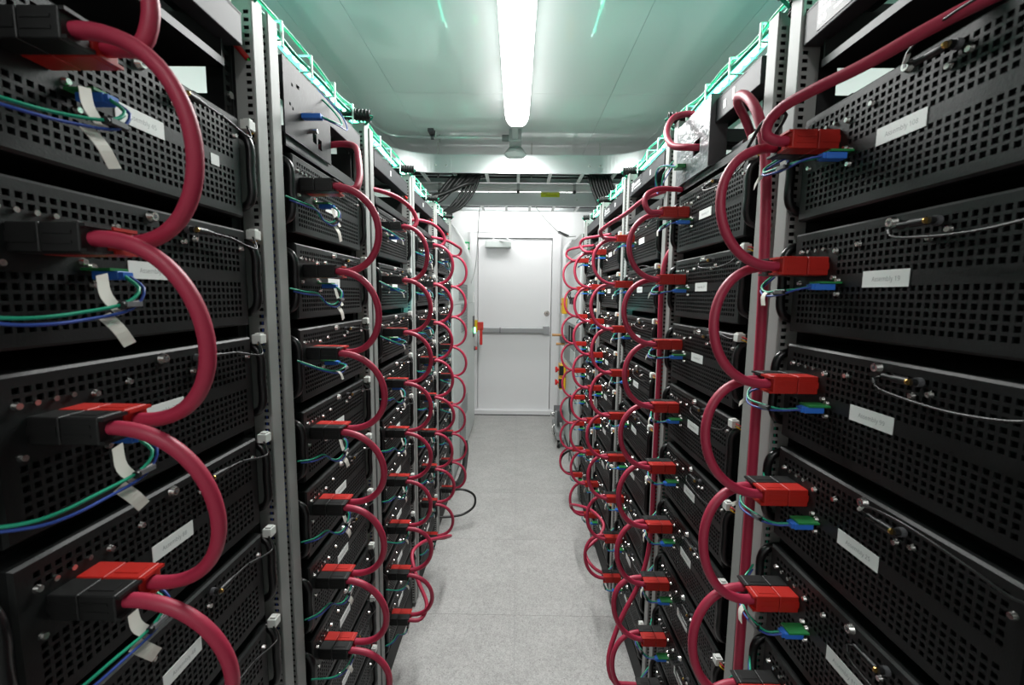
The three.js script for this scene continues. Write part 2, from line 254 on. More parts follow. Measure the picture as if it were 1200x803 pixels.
// battery modules
const rowsHoles = [...bands(0.0095 - 0.0, 6, 0.0098, 0.0062).map(([a, b]) => [a + 0.006, b + 0.006]), ...bands(0.089, 6, 0.0098, 0.0062)];
const colsHoles = bands(0.018, 34, 0.00995, 0.0063);
const near = (a, b, r) => Math.abs(a - b) < r;
const coverGeo = (() => {
  const e = 0.003, front = perforated(e, CW - e, e, CH - e, colsHoles, rowsHoles, 0.0022, 0, (i, j) => {
    const x = colsHoles[i][0] + 0.003, y = rowsHoles[j][0] + 0.003;
    return !(near(x, 0.054, 0.042) && near(y, CH - 0.055, 0.024)) && !(near(x, 0.185, 0.011) && y > CH - 0.02);
  });
  const rim = [], nor = [], uv = [], q = (a, b, c, d, n) => { for (const p of [a, b, c, a, c, d]) { rim.push(...p); nor.push(...n); uv.push(p[0] + p[2], p[1]); } };
  const k = Math.SQRT1_2, F = [[e, e], [CW - e, e], [CW - e, CH - e], [e, CH - e]], O = [[0, 0], [CW, 0], [CW, CH], [0, CH]], N = [[0, -1], [1, 0], [0, 1], [-1, 0]];
  for (let a = 0; a < 4; a++) { const b = (a + 1) % 4, [nx, ny] = N[a]; q([...O[a], -e], [...O[b], -e], [...F[b], 0], [...F[a], 0], [nx * k, ny * k, k]); q([...O[a], -0.034], [...O[b], -0.034], [...O[b], -e], [...O[a], -e], [nx, ny, 0]); }
  const g = new THREE.BufferGeometry(); g.setAttribute('position', new THREE.Float32BufferAttribute(rim, 3)); g.setAttribute('normal', new THREE.Float32BufferAttribute(nor, 3)); g.setAttribute('uv', new THREE.Float32BufferAttribute(uv, 2));
  const m = merge([front, g]), u = m.attributes.uv; for (let i = 0; i < u.count; i++) u.setXY(i, u.getX(i) / 0.12, u.getY(i) / 0.12); return m;
})();
const bodyGeo = bx(0.002, CW - 0.002, 0.001, CH - 0.001, -0.46, -0.024);
const earGeo = x0 => merge([bx(x0, x0 + 0.042, 0.004, CH - 0.004, -0.034, -0.030)]);
const handleGeo = x => { const y0 = 0.018, y1 = CH - 0.016, z0 = -0.03, z1 = 0.006; return tube([[x, y0, z0], [x, y0, z1 - 0.022], [x, y0 + 0.008, z1 - 0.006], [x, y0 + 0.022, z1], [x, (y0 + y1) / 2, z1], [x, y1 - 0.022, z1], [x, y1 - 0.008, z1 - 0.006], [x, y1, z1 - 0.022], [x, y1, z0]], 0.0072, 40, 8); };
const earL = earGeo(-0.043), earR = earGeo(CW + 0.001), handleL = handleGeo(-0.018), handleR = handleGeo(CW + 0.016);
function screwGeo(x, v, r, h) { const y = CH * (1 - v); return merge([cyl(r * 0.72, r, h, 'z', x, y, h / 2, 16)]); }
const slotGeo = (x, v, r, h) => bx(x - r * 0.28, x + r * 0.28, CH * (1 - v) - r * 0.28, CH * (1 - v) + r * 0.28, h - 0.0002, h + 0.0003);
const smallScrews = [[0.135, 0.19], [0.235, 0.22], [0.256, 0.18], [0.358, 0.2], [0.020, 0.19], [0.094, 0.22], [0.020, 0.50], [0.094, 0.46], [0.103, 0.49], [0.103, 0.61]].map(([x, v]) => screwGeo(x, v, 0.0042, 0.004));
const bigScrew = screwGeo(0.185, 0.062, 0.0072, 0.006), bigSlot = slotGeo(0.185, 0.062, 0.0072, 0.006);
const CY = CH - 0.055;                                              // height of the connector above the base of the cover
const XB = 0.040, XR = 0.068;                                       // black and red halves of the power connector
const socketGeo = x => merge([rbx(x - 0.0135, x + 0.0135, CY - 0.0135, CY + 0.0135, 0.0, 0.030, 0.0015), bx(x - 0.0142, x + 0.0142, CY - 0.005, CY + 0.005, 0.0, 0.028)]);
const socketB = socketGeo(XB), socketR = socketGeo(XR);
const jackGeo = cyl(0.0055, 0.0055, 0.006, 'z', 0.243, CH - 0.017, 0.003, 14);
const terminalGeo = [0, 1, 2].map(k => cyl(0.0028, 0.0028, 0.003, 'z', 0.036 + k * 0.017, CH - 0.030, 0.0015, 10));
// number labels: one sheet of printed tags
const labelNumbers = {}; { const pool = Array.from({ length: 130 }, (_, k) => k + 1).filter(n => ![108, 19, 99, 25, 52, 36].includes(n)); for (const s of SIDES) for (let i = 0; i < 5; i++) for (let k = 0; k < levels(s, i); k++) labelNumbers[s + i + k] = pool.splice(Math.floor(rnd() * pool.length), 1)[0]; Object.assign(labelNumbers, { R00: 108, R01: 19, R02: 99, R03: 25, L01: 52, L02: 36 }); }
const tagKeys = Object.keys(labelNumbers);
const tagSheet = (() => {
  const c = document.createElement('canvas'); c.width = 1024; c.height = 2048; const x = c.getContext('2d'); x.fillStyle = '#e6e8e6'; x.fillRect(0, 0, 1024, 2048); x.fillStyle = '#8d9090'; x.font = '27px sans-serif'; x.textAlign = 'center'; x.textBaseline = 'middle';
  tagKeys.forEach((k, n) => x.fillText('Assembly ' + labelNumbers[k], (n % 4) * 256 + 134, Math.floor(n / 4) * 78 + 40));
  const t = new THREE.CanvasTexture(c); t.colorSpace = THREE.SRGBColorSpace; t.magFilter = THREE.LinearFilter; return t;
})();
M.tag = std(0xffffff, 0.55, 0, { map: tagSheet });
function tagGeo(key) {
  const n = tagKeys.indexOf(key), g = bx(0.147, 0.215, CH * 0.51 - 0.0105, CH * 0.51 + 0.0105, 0.0, 0.0008), u = g.attributes.uv, c = n % 4, r = Math.floor(n / 4);
  for (let i = 0; i < u.count; i++) { const f = i >= 16 && i < 20; u.setXY(i, (c * 256 + (f ? u.getX(i) * 250 + 3 : 4)) / 1024, 1 - (r * 78 + (f ? (1 - u.getY(i)) * 74 + 2 : 4)) / 2048); }
  return g;
}
for (const s of SIDES) for (let i = 0; i < 5; i++) for (let k = 0; k < levels(s, i); k++) {
  const o = bay(thing('battery_module', `black perforated battery module, ${ORD[k]} from top, ${rackName(i)}, ${rowName(s)}`, 'battery module', 'battery modules stacked in racks'), s, i, conY(k) - CY);
  part('front_cover', coverGeo, M.cover, o); part('body', bodyGeo, M.inner, o);
  part('ear', earL, M.black, o); part('ear', earR, M.black, o); part('handle', handleL, M.blackGloss, o); part('handle', handleR, M.blackGloss, o);
  for (const g of smallScrews) part('screw', g, M.steel, o);
  const b = part('cover_screw', bigScrew, M.steel, o); part('screw_recess', bigSlot, M.darkGrey, b);
  part('socket', socketB, M.plugBlack, o).userData.label = 'black socket half'; part('socket', socketR, M.plugRed, o).userData.label = 'red socket half';
  part('jack', jackGeo, M.darkGrey, o); for (const g of terminalGeo) part('terminal', g, M.steel, o);
  part('number_tag', tagGeo(s + i + k), M.tag, o).userData.label = 'white printed number tag';
  if (s === 'L' && i === 0 && k === 0) part('sticker', bx(0.30, 0.318, CH * 0.42, CH * 0.42 + 0.016, 0, 0.0006), M.white, o);
}

// ---------------------------------------------------------------- power cables: a red cable with a plug at each end
const plugGeo = merge([rbx(-0.0135, 0.0135, -0.0135, 0.0135, 0.0305, 0.067, 0.0018), bx(-0.0142, 0.0142, -0.006, -0.003, 0.034, 0.060), bx(-0.0142, 0.0142, 0.003, 0.006, 0.034, 0.060), bx(-0.006, 0.006, 0.0125, 0.0142, 0.034, 0.060), bx(-0.0128, 0.0128, -0.0128, -0.0098, 0.065, 0.072), bx(-0.0128, 0.0128, 0.0098, 0.0128, 0.065, 0.072)]);
const R0 = 0.0073, TIP = 0.064;
function addPlug(o, s, i, k, red, o0) { const p = part('plug', plugGeo, red ? M.plugRed : M.plugBlack, o); p.position.set(red ? XR : XB, conY(k) - o0, 0); p.userData.label = red ? 'red plug housing' : 'black plug housing'; return p; }
for (const s of SIDES) for (let i = 0; i < 5; i++) for (let k = 0; k < levels(s, i) - (i ? 1 : 0); k++) {
  const last = k === levels(s, i) - 1;
  const y0 = conY(k), o = bay(thing('power_cable', `red power cable looping down from ${ORD[k]} module, ${rackName(i)}, ${rowName(s)}`, 'cable', 'red looped power cables between modules'), s, i, conY(k + 1));
  const t = 0.118 * rr(0.9, 1.1), t2 = 0.118 * rr(0.9, 1.1), sk = rr(-0.006, 0.010);
  part('cable', bez([XB, LEVEL, TIP], [XB + sk, LEVEL + rr(-0.004, 0.012), TIP + t], [XR + sk, rr(-0.02, 0.0), TIP + t2], [XR, 0, TIP], R0 * rr(0.97, 1.03), i < 2 ? 30 : 20, i < 2 ? 12 : 8), M.cable, o);
  addPlug(o, s, i, k, false, conY(k + 1)); addPlug(o, s, i, k + 1, true, conY(k + 1));
}
// feed cables above the first module of each rack
function bayCable(name, label, cat, group, s, i, pts, r, m, red, seg = 44) {
  const yb = conY(0), o = bay(thing(name, label, cat, group), s, i, yb);
  part('cable', tube(pts.map(([x, y, z]) => [x, y - yb, z]), r, seg, 11), m, o);
  for (const [k, isRed] of red) addPlug(o, s, i, k, isRed, yb);
  return o;
}
const inR = [[XR, TOPCON + 0.001, 0.100], [XR, TOPCON, 0.082], [XR, TOPCON, TIP - 0.004]];
const feeds = {
  L0: [[0.20, 1.98, -0.06], [0.15, 1.93, 0.01], [0.09, 1.85, 0.055], [0.07, 1.76, 0.095], [0.068, 1.70, 0.113], ...inR],
  L1: [[0.21, 1.775, -0.10], [0.20, 1.795, -0.03], [0.19, 1.80, 0.03], [0.165, 1.785, 0.068], [0.125, 1.74, 0.09], [0.088, 1.69, 0.103], ...inR],
  L2: [[-0.07, 1.765, -0.03], [-0.03, 1.765, 0.015], [0.03, 1.755, 0.06], [0.07, 1.725, 0.095], [0.078, 1.69, 0.108], ...inR],
  L3: [[-0.10, 1.755, -0.03], [-0.04, 1.76, 0.04], [0.03, 1.75, 0.08], [0.07, 1.715, 0.11], [0.075, 1.685, 0.115], ...inR],
  L4: [[-0.20, 1.74, 0.0], [-0.12, 1.735, 0.06], [-0.02, 1.72, 0.10], [0.06, 1.70, 0.125], [0.07, 1.68, 0.118], ...inR],
  R0: [[0.34, 1.748, -0.10], [0.30, 1.737, -0.03], [0.27, 1.732, 0.0], [0.23, 1.724, 0.025], [0.18, 1.714, 0.05], [0.125, 1.709, 0.075], [0.09, 1.703, 0.090], [0.071, 1.690, 0.097], [0.066, 1.676, 0.096], [XR, 1.6675, 0.086], [XR, TOPCON, TIP - 0.004]],
  R1: [[0.02, 1.735, -0.03], [0.02, 1.738, 0.02], [0.03, 1.735, 0.07], [0.05, 1.712, 0.108], [0.062, 1.685, 0.112], ...inR],
  R2: [[0.44, 1.765, 0.0], [0.36, 1.757, 0.04], [0.22, 1.73, 0.075], [0.10, 1.706, 0.118], [0.05, 1.690, 0.128], [0.045, 1.675, 0.116], ...inR],
  R3: [[0.22, 1.735, 0.01], [0.12, 1.738, 0.06], [0.05, 1.730, 0.118], [0.035, 1.708, 0.128], [0.05, 1.682, 0.118], ...inR],
  R4: [[0.26, 1.740, 0.0], [0.14, 1.742, 0.07], [0.05, 1.725, 0.135], [0.045, 1.70, 0.14], [0.055, 1.68, 0.122], ...inR],
};
for (const k of Object.keys(feeds)) { const s = k[0], i = +k[1]; bayCable('power_cable', `red feed cable entering top module, ${rackName(i)}, ${rowName(s)}`, 'cable', 'red feed cables above the top modules', s, i, feeds[k], R0, M.cable, [[0, true]]); }
// links between the lowest modules of neighbouring racks, and other long runs
function linkCable(label, A, B, mid) {                             // A, B: [side, bay] ; both ends in black plugs of the ninth module
  const y8 = conY(8), a = world(A[0], A[1], XB, y8, TIP), b = world(B[0], B[1], XB, y8, TIP), o = thing('power_cable', label, 'cable', 'red link cables between rack bottoms', a.x, y8, a.z);
  const w = p => v3(p.x - a.x, p.y - y8, p.z - a.z);
  part('cable', tube([w(a), ...mid.map(([lx, y, lz]) => w(world(A[0], A[1], lx, y8 + y, lz))), w(b)], R0, 60, 9), M.cable, o);
  for (const [S, I] of [A, B]) { const p = part('plug', plugGeo, M.plugBlack, o); p.position.copy(w(world(S, I, XB, y8, 0))); p.rotation.y = S === 'L' ? Math.PI / 2 : -Math.PI / 2; p.userData.label = 'black plug housing'; }
}
linkCable('red cable linking lowest modules of third and second racks, curved-cabinet row', ['L', 2], ['L', 3], [[0.05, -0.004, 0.11], [0.09, 0.02, 0.125], [0.15, 0.09, 0.075], [0.22, 0.145, 0.04], [0.30, 0.145, 0.06], [0.42, 0.10, 0.12], [0.53, 0.045, 0.15], [0.572, 0.008, 0.11]]);
linkCable('red cable linking lowest modules of third and second racks, grey-cabinet row', ['R', 2], ['R', 3], [[0.02, 0.02, 0.11], [-0.03, 0.055, 0.135], [-0.09, 0.10, 0.06], [-0.13, 0.13, 0.035], [-0.22, 0.15, 0.07], [-0.34, 0.12, 0.135], [-0.45, 0.06, 0.15], [-0.49, 0.008, 0.115]]);
bayCable('power_cable', `red cable running down beside the grey ducts between fifth and fourth racks, grey-cabinet row`, 'cable', null, 'R', 1,
  [[0.30, 1.762, -0.045], [0.30, 1.79, -0.035], [0.305, 1.818, -0.018], [0.33, 1.831, 0.008], [0.375, 1.829, 0.030], [0.43, 1.803, 0.040], [0.468, 1.76, 0.040], [0.488, 1.69, 0.033], [0.497, 1.5, 0.026], [0.499, 1.2, 0.022], [0.501, 0.9, 0.022], [0.503, 0.5, 0.022], [0.50, 0.12, 0.02], [0.48, 0.05, -0.02]].map(([a, b, c]) => [a, b, c]), 0.0086, M.cable, [], 90);
{ const o = bayCable('power_cable', 'red cable running down between ducts to the lowest module, fourth rack, grey-cabinet row', 'cable', null, 'R', 1, [[-0.065, 1.60, -0.02], [-0.066, 1.55, 0.008], [-0.065, 1.2, 0.012], [-0.064, 0.9, 0.012], [-0.060, 0.62, 0.02], [-0.045, 0.52, 0.05], [-0.02, 0.40, 0.115], [0.02, 0.30, 0.155], [0.04, 0.25, 0.14], [XB, conY(8) + 0.002, 0.105], [XB, conY(8), TIP]], R0, M.cable, [[8, false]], 80);
  part('cable_tie', new THREE.TorusGeometry(0.0105, 0.002, 6, 14).rotateX(Math.PI / 2).translate(-0.045, 0.52 - conY(0), 0.05), M.black, o); }
for (const s of SIDES) { // a black cable leaves the lowest module of the rack next to the door
  const y8 = conY(8), o = bay(thing('power_cable', `black cable loop at the lowest module, first rack from door, ${rowName(s)}`, 'cable', null), s, 4, y8);
  part('cable', tube(s === 'L' ? [[XB, 0, TIP], [XB, 0.004, 0.14], [XB + 0.01, -0.04, 0.205], [XB, -0.10, 0.205], [XB - 0.02, -0.14, 0.15], [XB - 0.05, -0.145, 0.08], [XB - 0.08, -0.135, -0.005]] : [[XB, 0, TIP], [XB, 0.006, 0.11], [XB + 0.005, 0.05, 0.145], [XB, 0.11, 0.14], [XB, 0.15, 0.10], [XB, 0.165, 0.05], [XB - 0.03, 0.165, -0.02]], R0, 40, 9), M.wireBlack, o);
  addPlug(o, s, 4, 8, false, y8);
}

// ---------------------------------------------------------------- signal and sense leads
function signalLead(v) {
  const o = new THREE.Group(); o.name = 'signal_cable'; const y = -0.031;                  // base: height of the power connector
  const pl = part('plug', [rbx(0.094, 0.110, y - 0.0045, y + 0.0045, 0.008, 0.036, 0.001), bx(0.096, 0.108, y - 0.0035, y + 0.0035, 0.030, 0.040)], M.blue, o); pl.userData.label = 'blue plug';
  part('adapter', bx(0.090, 0.112, y + 0.0048, y + 0.0075, 0.001, 0.032), M.pcb, o);
  const W = [
    [[0.102, y, 0.038], [0.098, y - 0.004, 0.056], [0.075, y - 0.008, 0.064], [0.035, y - 0.010, 0.060], [0.0, y + 0.0, 0.048], [-0.03, y + 0.022, 0.01]],
    [[0.102, y, 0.038], [0.100, y - 0.014, 0.055], [0.085, y - 0.030, 0.056], [0.045, y - 0.040, 0.045], [0.0, y - 0.043, 0.035], [-0.035, y - 0.035, 0.005]],
    [[0.102, y, 0.038], [0.096, y - 0.003, 0.058], [0.068, y - 0.006, 0.070], [0.030, y - 0.004, 0.074], [0.012, y + 0.010, 0.060], [0.03, y + 0.022, 0.04], [-0.02, y + 0.028, 0.01]],
    [[0.102, y, 0.038], [0.100, y - 0.012, 0.052], [0.088, y - 0.030, 0.054], [0.066, y - 0.044, 0.046], [0.048, y - 0.036, 0.034], [0.030, y - 0.020, 0.03], [-0.01, y - 0.016, 0.02], [-0.035, y - 0.01, 0.004]],
  ][v];
  part('green_wire', tube(W.map(([a, b, c], n) => [a - 0.003, b + (n > 1 ? 0.003 : 0), c]), 0.0018, 26, 6), M.green, o);
  part('blue_wire', tube(W.map(([a, b, c], n) => [a + 0.003, b - (n > 1 ? 0.003 : 0), c + (n > 2 ? 0.004 : 0)]), 0.0016, 26, 6), M.wireBlue, o);
  const [a, b, c] = W[2];
  part('sleeve', tube([[a + 0.012, b + 0.001, c - 0.002], [a - 0.012, b - 0.001, c]], 0.0042, 3, 8), M.black, o);
  part('sleeve_mark', bx(a - 0.009, a + 0.009, b - 0.002, b + 0.003, c + 0.0015, c + 0.0042), M.wireGrey, o);
  const T = W[3];
  if (v === 0) part('tape_flag', ribbon([[T[0], T[1] + 0.004, T[2]], [T[0] + 0.004, T[1] - 0.004, T[2] + 0.008], [T[0] + 0.010, T[1] - 0.018, T[2] + 0.010]], [1, 0, 0], 0.011), M.tape, o);
  if (v === 1 || v === 3) { part('tape_flag', ribbon([[T[0] + 0.03, T[1] + 0.040, T[2] - 0.008], [T[0] + 0.025, T[1] + 0.018, T[2]], [T[0] + 0.035, T[1], T[2] + 0.006]], [1, 0.25, 0], 0.013), M.tape, o); part('tape_flag', ribbon([[T[0] + 0.02, T[1], T[2]], [T[0] + 0.028, T[1] - 0.014, T[2] + 0.006], [T[0] + 0.042, T[1] - 0.032, T[2] + 0.004]], [1, 0.3, 0], 0.015), M.tape, o); }
  if (v === 2) part('tape_flag', ribbon([[T[0] - 0.005, T[1], T[2]], [T[0] - 0.014, T[1] - 0.006, T[2] + 0.003], [T[0] - 0.026, T[1] - 0.014, T[2] + 0.002]], [0.2, 1, 0], 0.009), M.tape, o);
  return o;
}
const leads = [0, 1, 2, 3].map(signalLead);
function senseLead(v) {
  const o = new THREE.Group(); o.name = 'sense_cable'; const x = 0.243, y = -0.017;       // base: top edge of the cover
  const D = v ? -1 : 1;
  part('plug', [cyl(0.0048, 0.0048, 0.020, 'x', x + D * 0.012, y, 0.011, 10), cyl(0.0026, 0.004, 0.016, 'x', x + D * 0.029, y, 0.011, 10), cyl(0.0042, 0.0042, 0.008, 'z', x, y, 0.008, 10)], M.black, o);
  part('plug_ring', cyl(0.0035, 0.0035, 0.002, 'x', x + D * 0.0015, y, 0.013, 10), M.gold, o);
  const e = 0.386;
  const P = v === 0 ? [[x + 0.035, y, 0.011], [x + 0.07, y - 0.002, 0.012], [x + 0.105, y - 0.010, 0.016], [x + 0.13, y - 0.012, 0.018], [e - 0.008, y - 0.004, 0.014], [e - 0.006, y + 0.008, 0.008]]
    : v === 1 ? [[x - 0.035, y, 0.011], [x - 0.044, y - 0.004, 0.016], [x - 0.036, y - 0.012, 0.020], [x + 0.0, y - 0.018, 0.020], [x + 0.07, y - 0.019, 0.018], [e - 0.02, y - 0.008, 0.014], [e - 0.006, y + 0.008, 0.008]]
      : [[x - 0.035, y, 0.011], [x - 0.046, y + 0.004, 0.016], [x - 0.036, y + 0.014, 0.020], [x + 0.02, y + 0.022, 0.022], [x + 0.09, y + 0.015, 0.018], [e - 0.02, y + 0.008, 0.012], [e - 0.006, y + 0.010, 0.006]];
  part('wire', tube(P, 0.0016, 26, 6), M.wireBlack, o);
  part('wire_sleeve', tube([P[1], v3(...P[1]).lerp(v3(...P[2]), 0.7).toArray()], 0.0024, 4, 7), v === 2 ? M.nylon : M.black, o);
  const h = part('housing', [rbx(e - 0.006, e + 0.012, y + 0.004, y + 0.020, -0.004, 0.012, 0.0015), bx(e - 0.002, e + 0.008, y + 0.020, y + 0.0225, 0.0, 0.010)], M.nylon, o); h.userData.label = 'white nylon connector';
  part('red_wire', tube([[e + 0.010, y + 0.014, 0.004], [e + 0.018, y + 0.013, 0.002], [e + 0.024, y + 0.006, -0.012]], 0.0014, 8, 6), M.red, o);
  part('yellow_wire', tube([[e + 0.010, y + 0.009, 0.004], [e + 0.018, y + 0.008, 0.004], [e + 0.024, y + 0.0, -0.012]], 0.0014, 8, 6), M.yellow, o);
  return o;
}
const senses = [0, 1, 2].map(senseLead);
for (const s of SIDES) for (let i = 0; i < 5; i++) for (let k = 0; k < levels(s, i); k++) {
  const v = s === 'L' ? (i === 0 ? 1 : rnd() < 0.7 ? 3 : 0) : (rnd() < 0.55 ? 0 : 2);
  let o = leads[v].clone(); o.name = numbered('signal_cable'); scene.add(o); bay(o, s, i, conY(k));
  o.userData = { label: `blue and green signal lead on ${ORD[k]} module, ${rackName(i)}, ${rowName(s)}`, category: 'wire', group: 'signal leads on the modules' };
  const w = s === 'L' ? 0 : (k + i) % 3 === 0 ? 2 : 1;
  o = senses[w].clone(); o.name = numbered('sense_cable'); scene.add(o); bay(o, s, i, conY(k) + 0.055);
  o.userData = { label: `thin black sense lead on ${ORD[k]} module, ${rackName(i)}, ${rowName(s)}`, category: 'wire', group: 'sense leads on the modules' };
}

// ---------------------------------------------------------------- slotted wiring ducts
const DW = 0.030, DD = 0.032, DTOP = 1.935, D0 = 0.02;
const ductSide = (() => { const n = Math.floor((DTOP - D0 - 0.02) / 0.0125); return perforated(0, DD - 0.003, D0, DTOP, [[0.0165, 0.0255]], bands(D0 + 0.012, n, 0.0125, 0.0062), 0.0016, 0); })();
const ductSideB = (() => { const n = Math.floor((DTOP - D0 - 0.02) / 0.0125), W = DD - 0.003; return perforated(0, W, D0, DTOP, [[W - 0.0255, W - 0.0165]], bands(D0 + 0.012, n, 0.0125, 0.0062), 0.0016, 0); })();
const ductBody = merge([ductSide.clone().rotateY(-Math.PI / 2).translate(0, 0, -DD), ductSideB.clone().rotateY(Math.PI / 2).translate(DW, 0, -0.003), bx(0, DW, D0, DTOP, -DD - 0.002, -DD)]);
const ductCover = merge([rbx(-0.001, DW + 0.001, D0, DTOP + 0.003, -0.005, 0, 0.0022, 2)]);
const ductCore = bx(0.008, DW - 0.008, D0, DTOP - 0.004, -DD + 0.002, -0.008);
const ductX = { L: [[0.418, 0.004], [0.466, 0.004]], R: [[-0.054, 0.004], [-0.120, 0.004]] };
for (const s of SIDES) for (let i = 0; i < 5; i++) ductX[s].forEach(([x, z], n) => {
  const o = thing('wiring_duct', `grey slotted wiring duct, ${n ? 'door-side' : 'far-from-door'} one of pair beyond ${rackName(i)}, ${rowName(s)}`, 'wiring duct', 'slotted vertical wiring ducts between racks');
  o.position.copy(world(s, i, x, 0, z)); o.rotation.y = s === 'L' ? Math.PI / 2 : -Math.PI / 2;
  part('body', ductBody, M.duct, o); part('cover', ductCover, M.duct, o); part('wire_fill', ductCore, M.blackSoft, o);
  for (const [wx, m] of [[0.005, M.wireBlue], [0.0245, M.red]]) if (rnd() < 0.6) { const y0 = rr(0.2, 1.0); part('wire', tube([[wx, y0, -0.012], [wx, y0 + 0.3, -0.014], [wx, y0 + 0.7, -0.012]], 0.0016, 6, 5), rnd() < 0.5 ? m : M.green, o); }
  part('backing', bx(0, DW, D0, DTOP - 0.03, -DD - 0.03, -DD - 0.003), M.blackSoft, o);
});

// ---------------------------------------------------------------- top of the racks: shelves, plates, hoses, ground wires
for (const s of SIDES) for (let i = 0; i < 5; i++) {
  const y0 = i ? 1.752 : 1.80, o = bay(thing('equipment_shelf', `black equipment shelf under the top beam, ${rackName(i)}, ${rowName(s)}`, 'shelf', 'equipment shelves at rack tops'), s, i, y0);
  part('tray', [bx(0.0, CW, 0.0, 0.003, -0.50, -0.02), bx(0, 0.003, 0, 0.08, -0.5, -0.02), bx(CW - 0.003, CW, 0, 0.08, -0.5, -0.02), bx(0, CW, 0, i ? 0.085 : 0.06, -0.20, -0.19), ...(i ? [] : [bx(0, CW, 0.003, 0.07, -0.5, -0.20)])], M.blackSoft, o);
  part('lip', bx(0, CW, -0.0, 0.012, -0.022, -0.018), M.black, o);
  part('contactor', rbx(0.24, 0.32, 0.003, 0.06, -0.17, -0.09, 0.004), M.black, o);
  part('busbar', bx(0.06, 0.2, 0.02, 0.026, -0.14, -0.11), M.steel, o);
  if (s === 'R' && i === 1) { part('terminal_block', rbx(0.30, 0.36, 0.003, 0.03, -0.07, -0.03, 0.003), M.nylon, o); part('lug', [cyl(0.012, 0.012, 0.02, 'y', 0.40 - 0.01, 0.018, -0.05)], M.yellow, o); part('sense_plug', cyl(0.008, 0.008, 0.05, 'x', 0.25, 0.025, -0.04), M.wireGrey, o); part('green_wire', tube([[0.27, 0.022, -0.04], [0.30, 0.012, -0.03], [0.33, 0.02, -0.05]], 0.002, 10, 6), M.green, o); }
}
{ // worn blank plate with a blue plug (curved-cabinet row) and a foil-wrapped plate (grey-cabinet row)
  let o = bay(thing('blank_plate', 'scratched black blank plate under the top beam of fourth rack, curved-cabinet row', 'plate'), 'L', 1, 1.747);
  const sh = new THREE.Shape([[-0.03, 0], [0.178, 0], [0.178, 0.143], [-0.03, 0.143]].map(p => new THREE.Vector2(...p)));
  for (const [x, y, w, h] of [[0.085, 0.022, 0.018, 0.022], [0.110, 0.016, 0.018, 0.022], [0.02, 0.105, 0.012, 0.007], [0.0, 0.10, 0.006, 0.006], [-0.01, 0.06, 0.006, 0.006], [0.0, 0.055, 0.006, 0.006]]) sh.holes.push(new THREE.Path([[x, y], [x, y + h], [x + w, y + h], [x + w, y]].map(p => new THREE.Vector2(...p))));
  const g = new THREE.ExtrudeGeometry(sh, { depth: 0.003, bevelEnabled: false }).translate(0, 0, 0.002), u = g.attributes.uv; for (let k = 0; k < u.count; k++) u.setXY(k, u.getX(k) * 4.5, u.getY(k) * 4.5);
  part('plate', g, M.scratch, o);
  part('standoff', cyl(0.005, 0.005, 0.02, 'z', 0.072, 0.040, 0.012), M.steel, o);
  o = bay(thing('signal_cable', 'blue plug with two wires rising from the scratched blank plate', 'wire'), 'L', 1, 1.805);
  part('plug', rbx(0.035, 0.051, -0.005, 0.005, 0.005, 0.045, 0.001), M.blue, o);
  part('green_wire', tube([[0.043, 0.0, 0.045], [0.06, -0.002, 0.06], [0.11, 0.01, 0.06], [0.14, 0.05, 0.03], [0.13, 0.10, -0.02], [0.10, 0.14, -0.05]], 0.0018, 26, 6), M.green, o);
  part('blue_wire', tube([[0.043, -0.002, 0.045], [0.07, -0.004, 0.062], [0.14, 0.01, 0.06], [0.18, 0.06, 0.03], [0.19, 0.12, -0.03]], 0.0016, 26, 6), M.wireBlue, o);
  o = bay(thing('foil_plate', 'silvery film-wrapped plate with square cut-out, fourth rack, grey-cabinet row', 'plate'), 'R', 1, 1.748);
  const sp = new THREE.Shape([[-0.01, 0], [0.205, 0], [0.205, 0.16], [-0.01, 0.16]].map(p => new THREE.Vector2(...p)));
  sp.holes.push(new THREE.Path([[0.105, 0.05], [0.105, 0.085], [0.145, 0.085], [0.145, 0.05]].map(p => new THREE.Vector2(...p))));
  const fg = new THREE.ExtrudeGeometry(sp, { depth: 0.004, bevelEnabled: false }).translate(0, 0, 0.004), fu = fg.attributes.uv; for (let k = 0; k < fu.count; k++) fu.setXY(k, fu.getX(k) * 6, fu.getY(k) * 6);
  part('plate', fg, M.foil, o); part('side_flange', bx(0.203, 0.207, 0, 0.16, -0.03, 0.012), M.darkGrey, o);
  bayCable('power_cable', 'red cable curving into the cut-out of the film-wrapped plate', 'cable', null, 'R', 1, [[0.03, 1.92, -0.05], [0.0, 1.945, -0.02], [-0.01, 1.94, 0.02], [0.02, 1.89, 0.05], [0.075, 1.835, 0.05], [0.115, 1.818, 0.025], [0.125, 1.815, -0.02]], 0.0085, M.cable, [], 40);
  o = bay(thing('signal_cable', 'coiled green and blue lead beside the film-wrapped plate', 'wire'), 'R', 1, 1.79);
  part('plug', rbx(0.03, 0.06, -0.005, 0.005, 0.008, 0.03, 0.001), M.pcb, o);
  part('green_wire', tube([[0.045, 0, 0.03], [0.01, 0.01, 0.06], [-0.03, 0.0, 0.06], [-0.035, -0.04, 0.05], [-0.005, -0.05, 0.05], [0.01, -0.01, 0.05], [0.0, 0.03, 0.02]], 0.0018, 30, 6), M.green, o);
  part('blue_wire', tube([[0.045, 0.002, 0.03], [0.0, 0.014, 0.055], [-0.045, -0.01, 0.055], [-0.04, -0.05, 0.05], [-0.0, -0.045, 0.055], [0.0, 0.02, 0.02]], 0.0016, 30, 6), M.wireBlue, o);
}
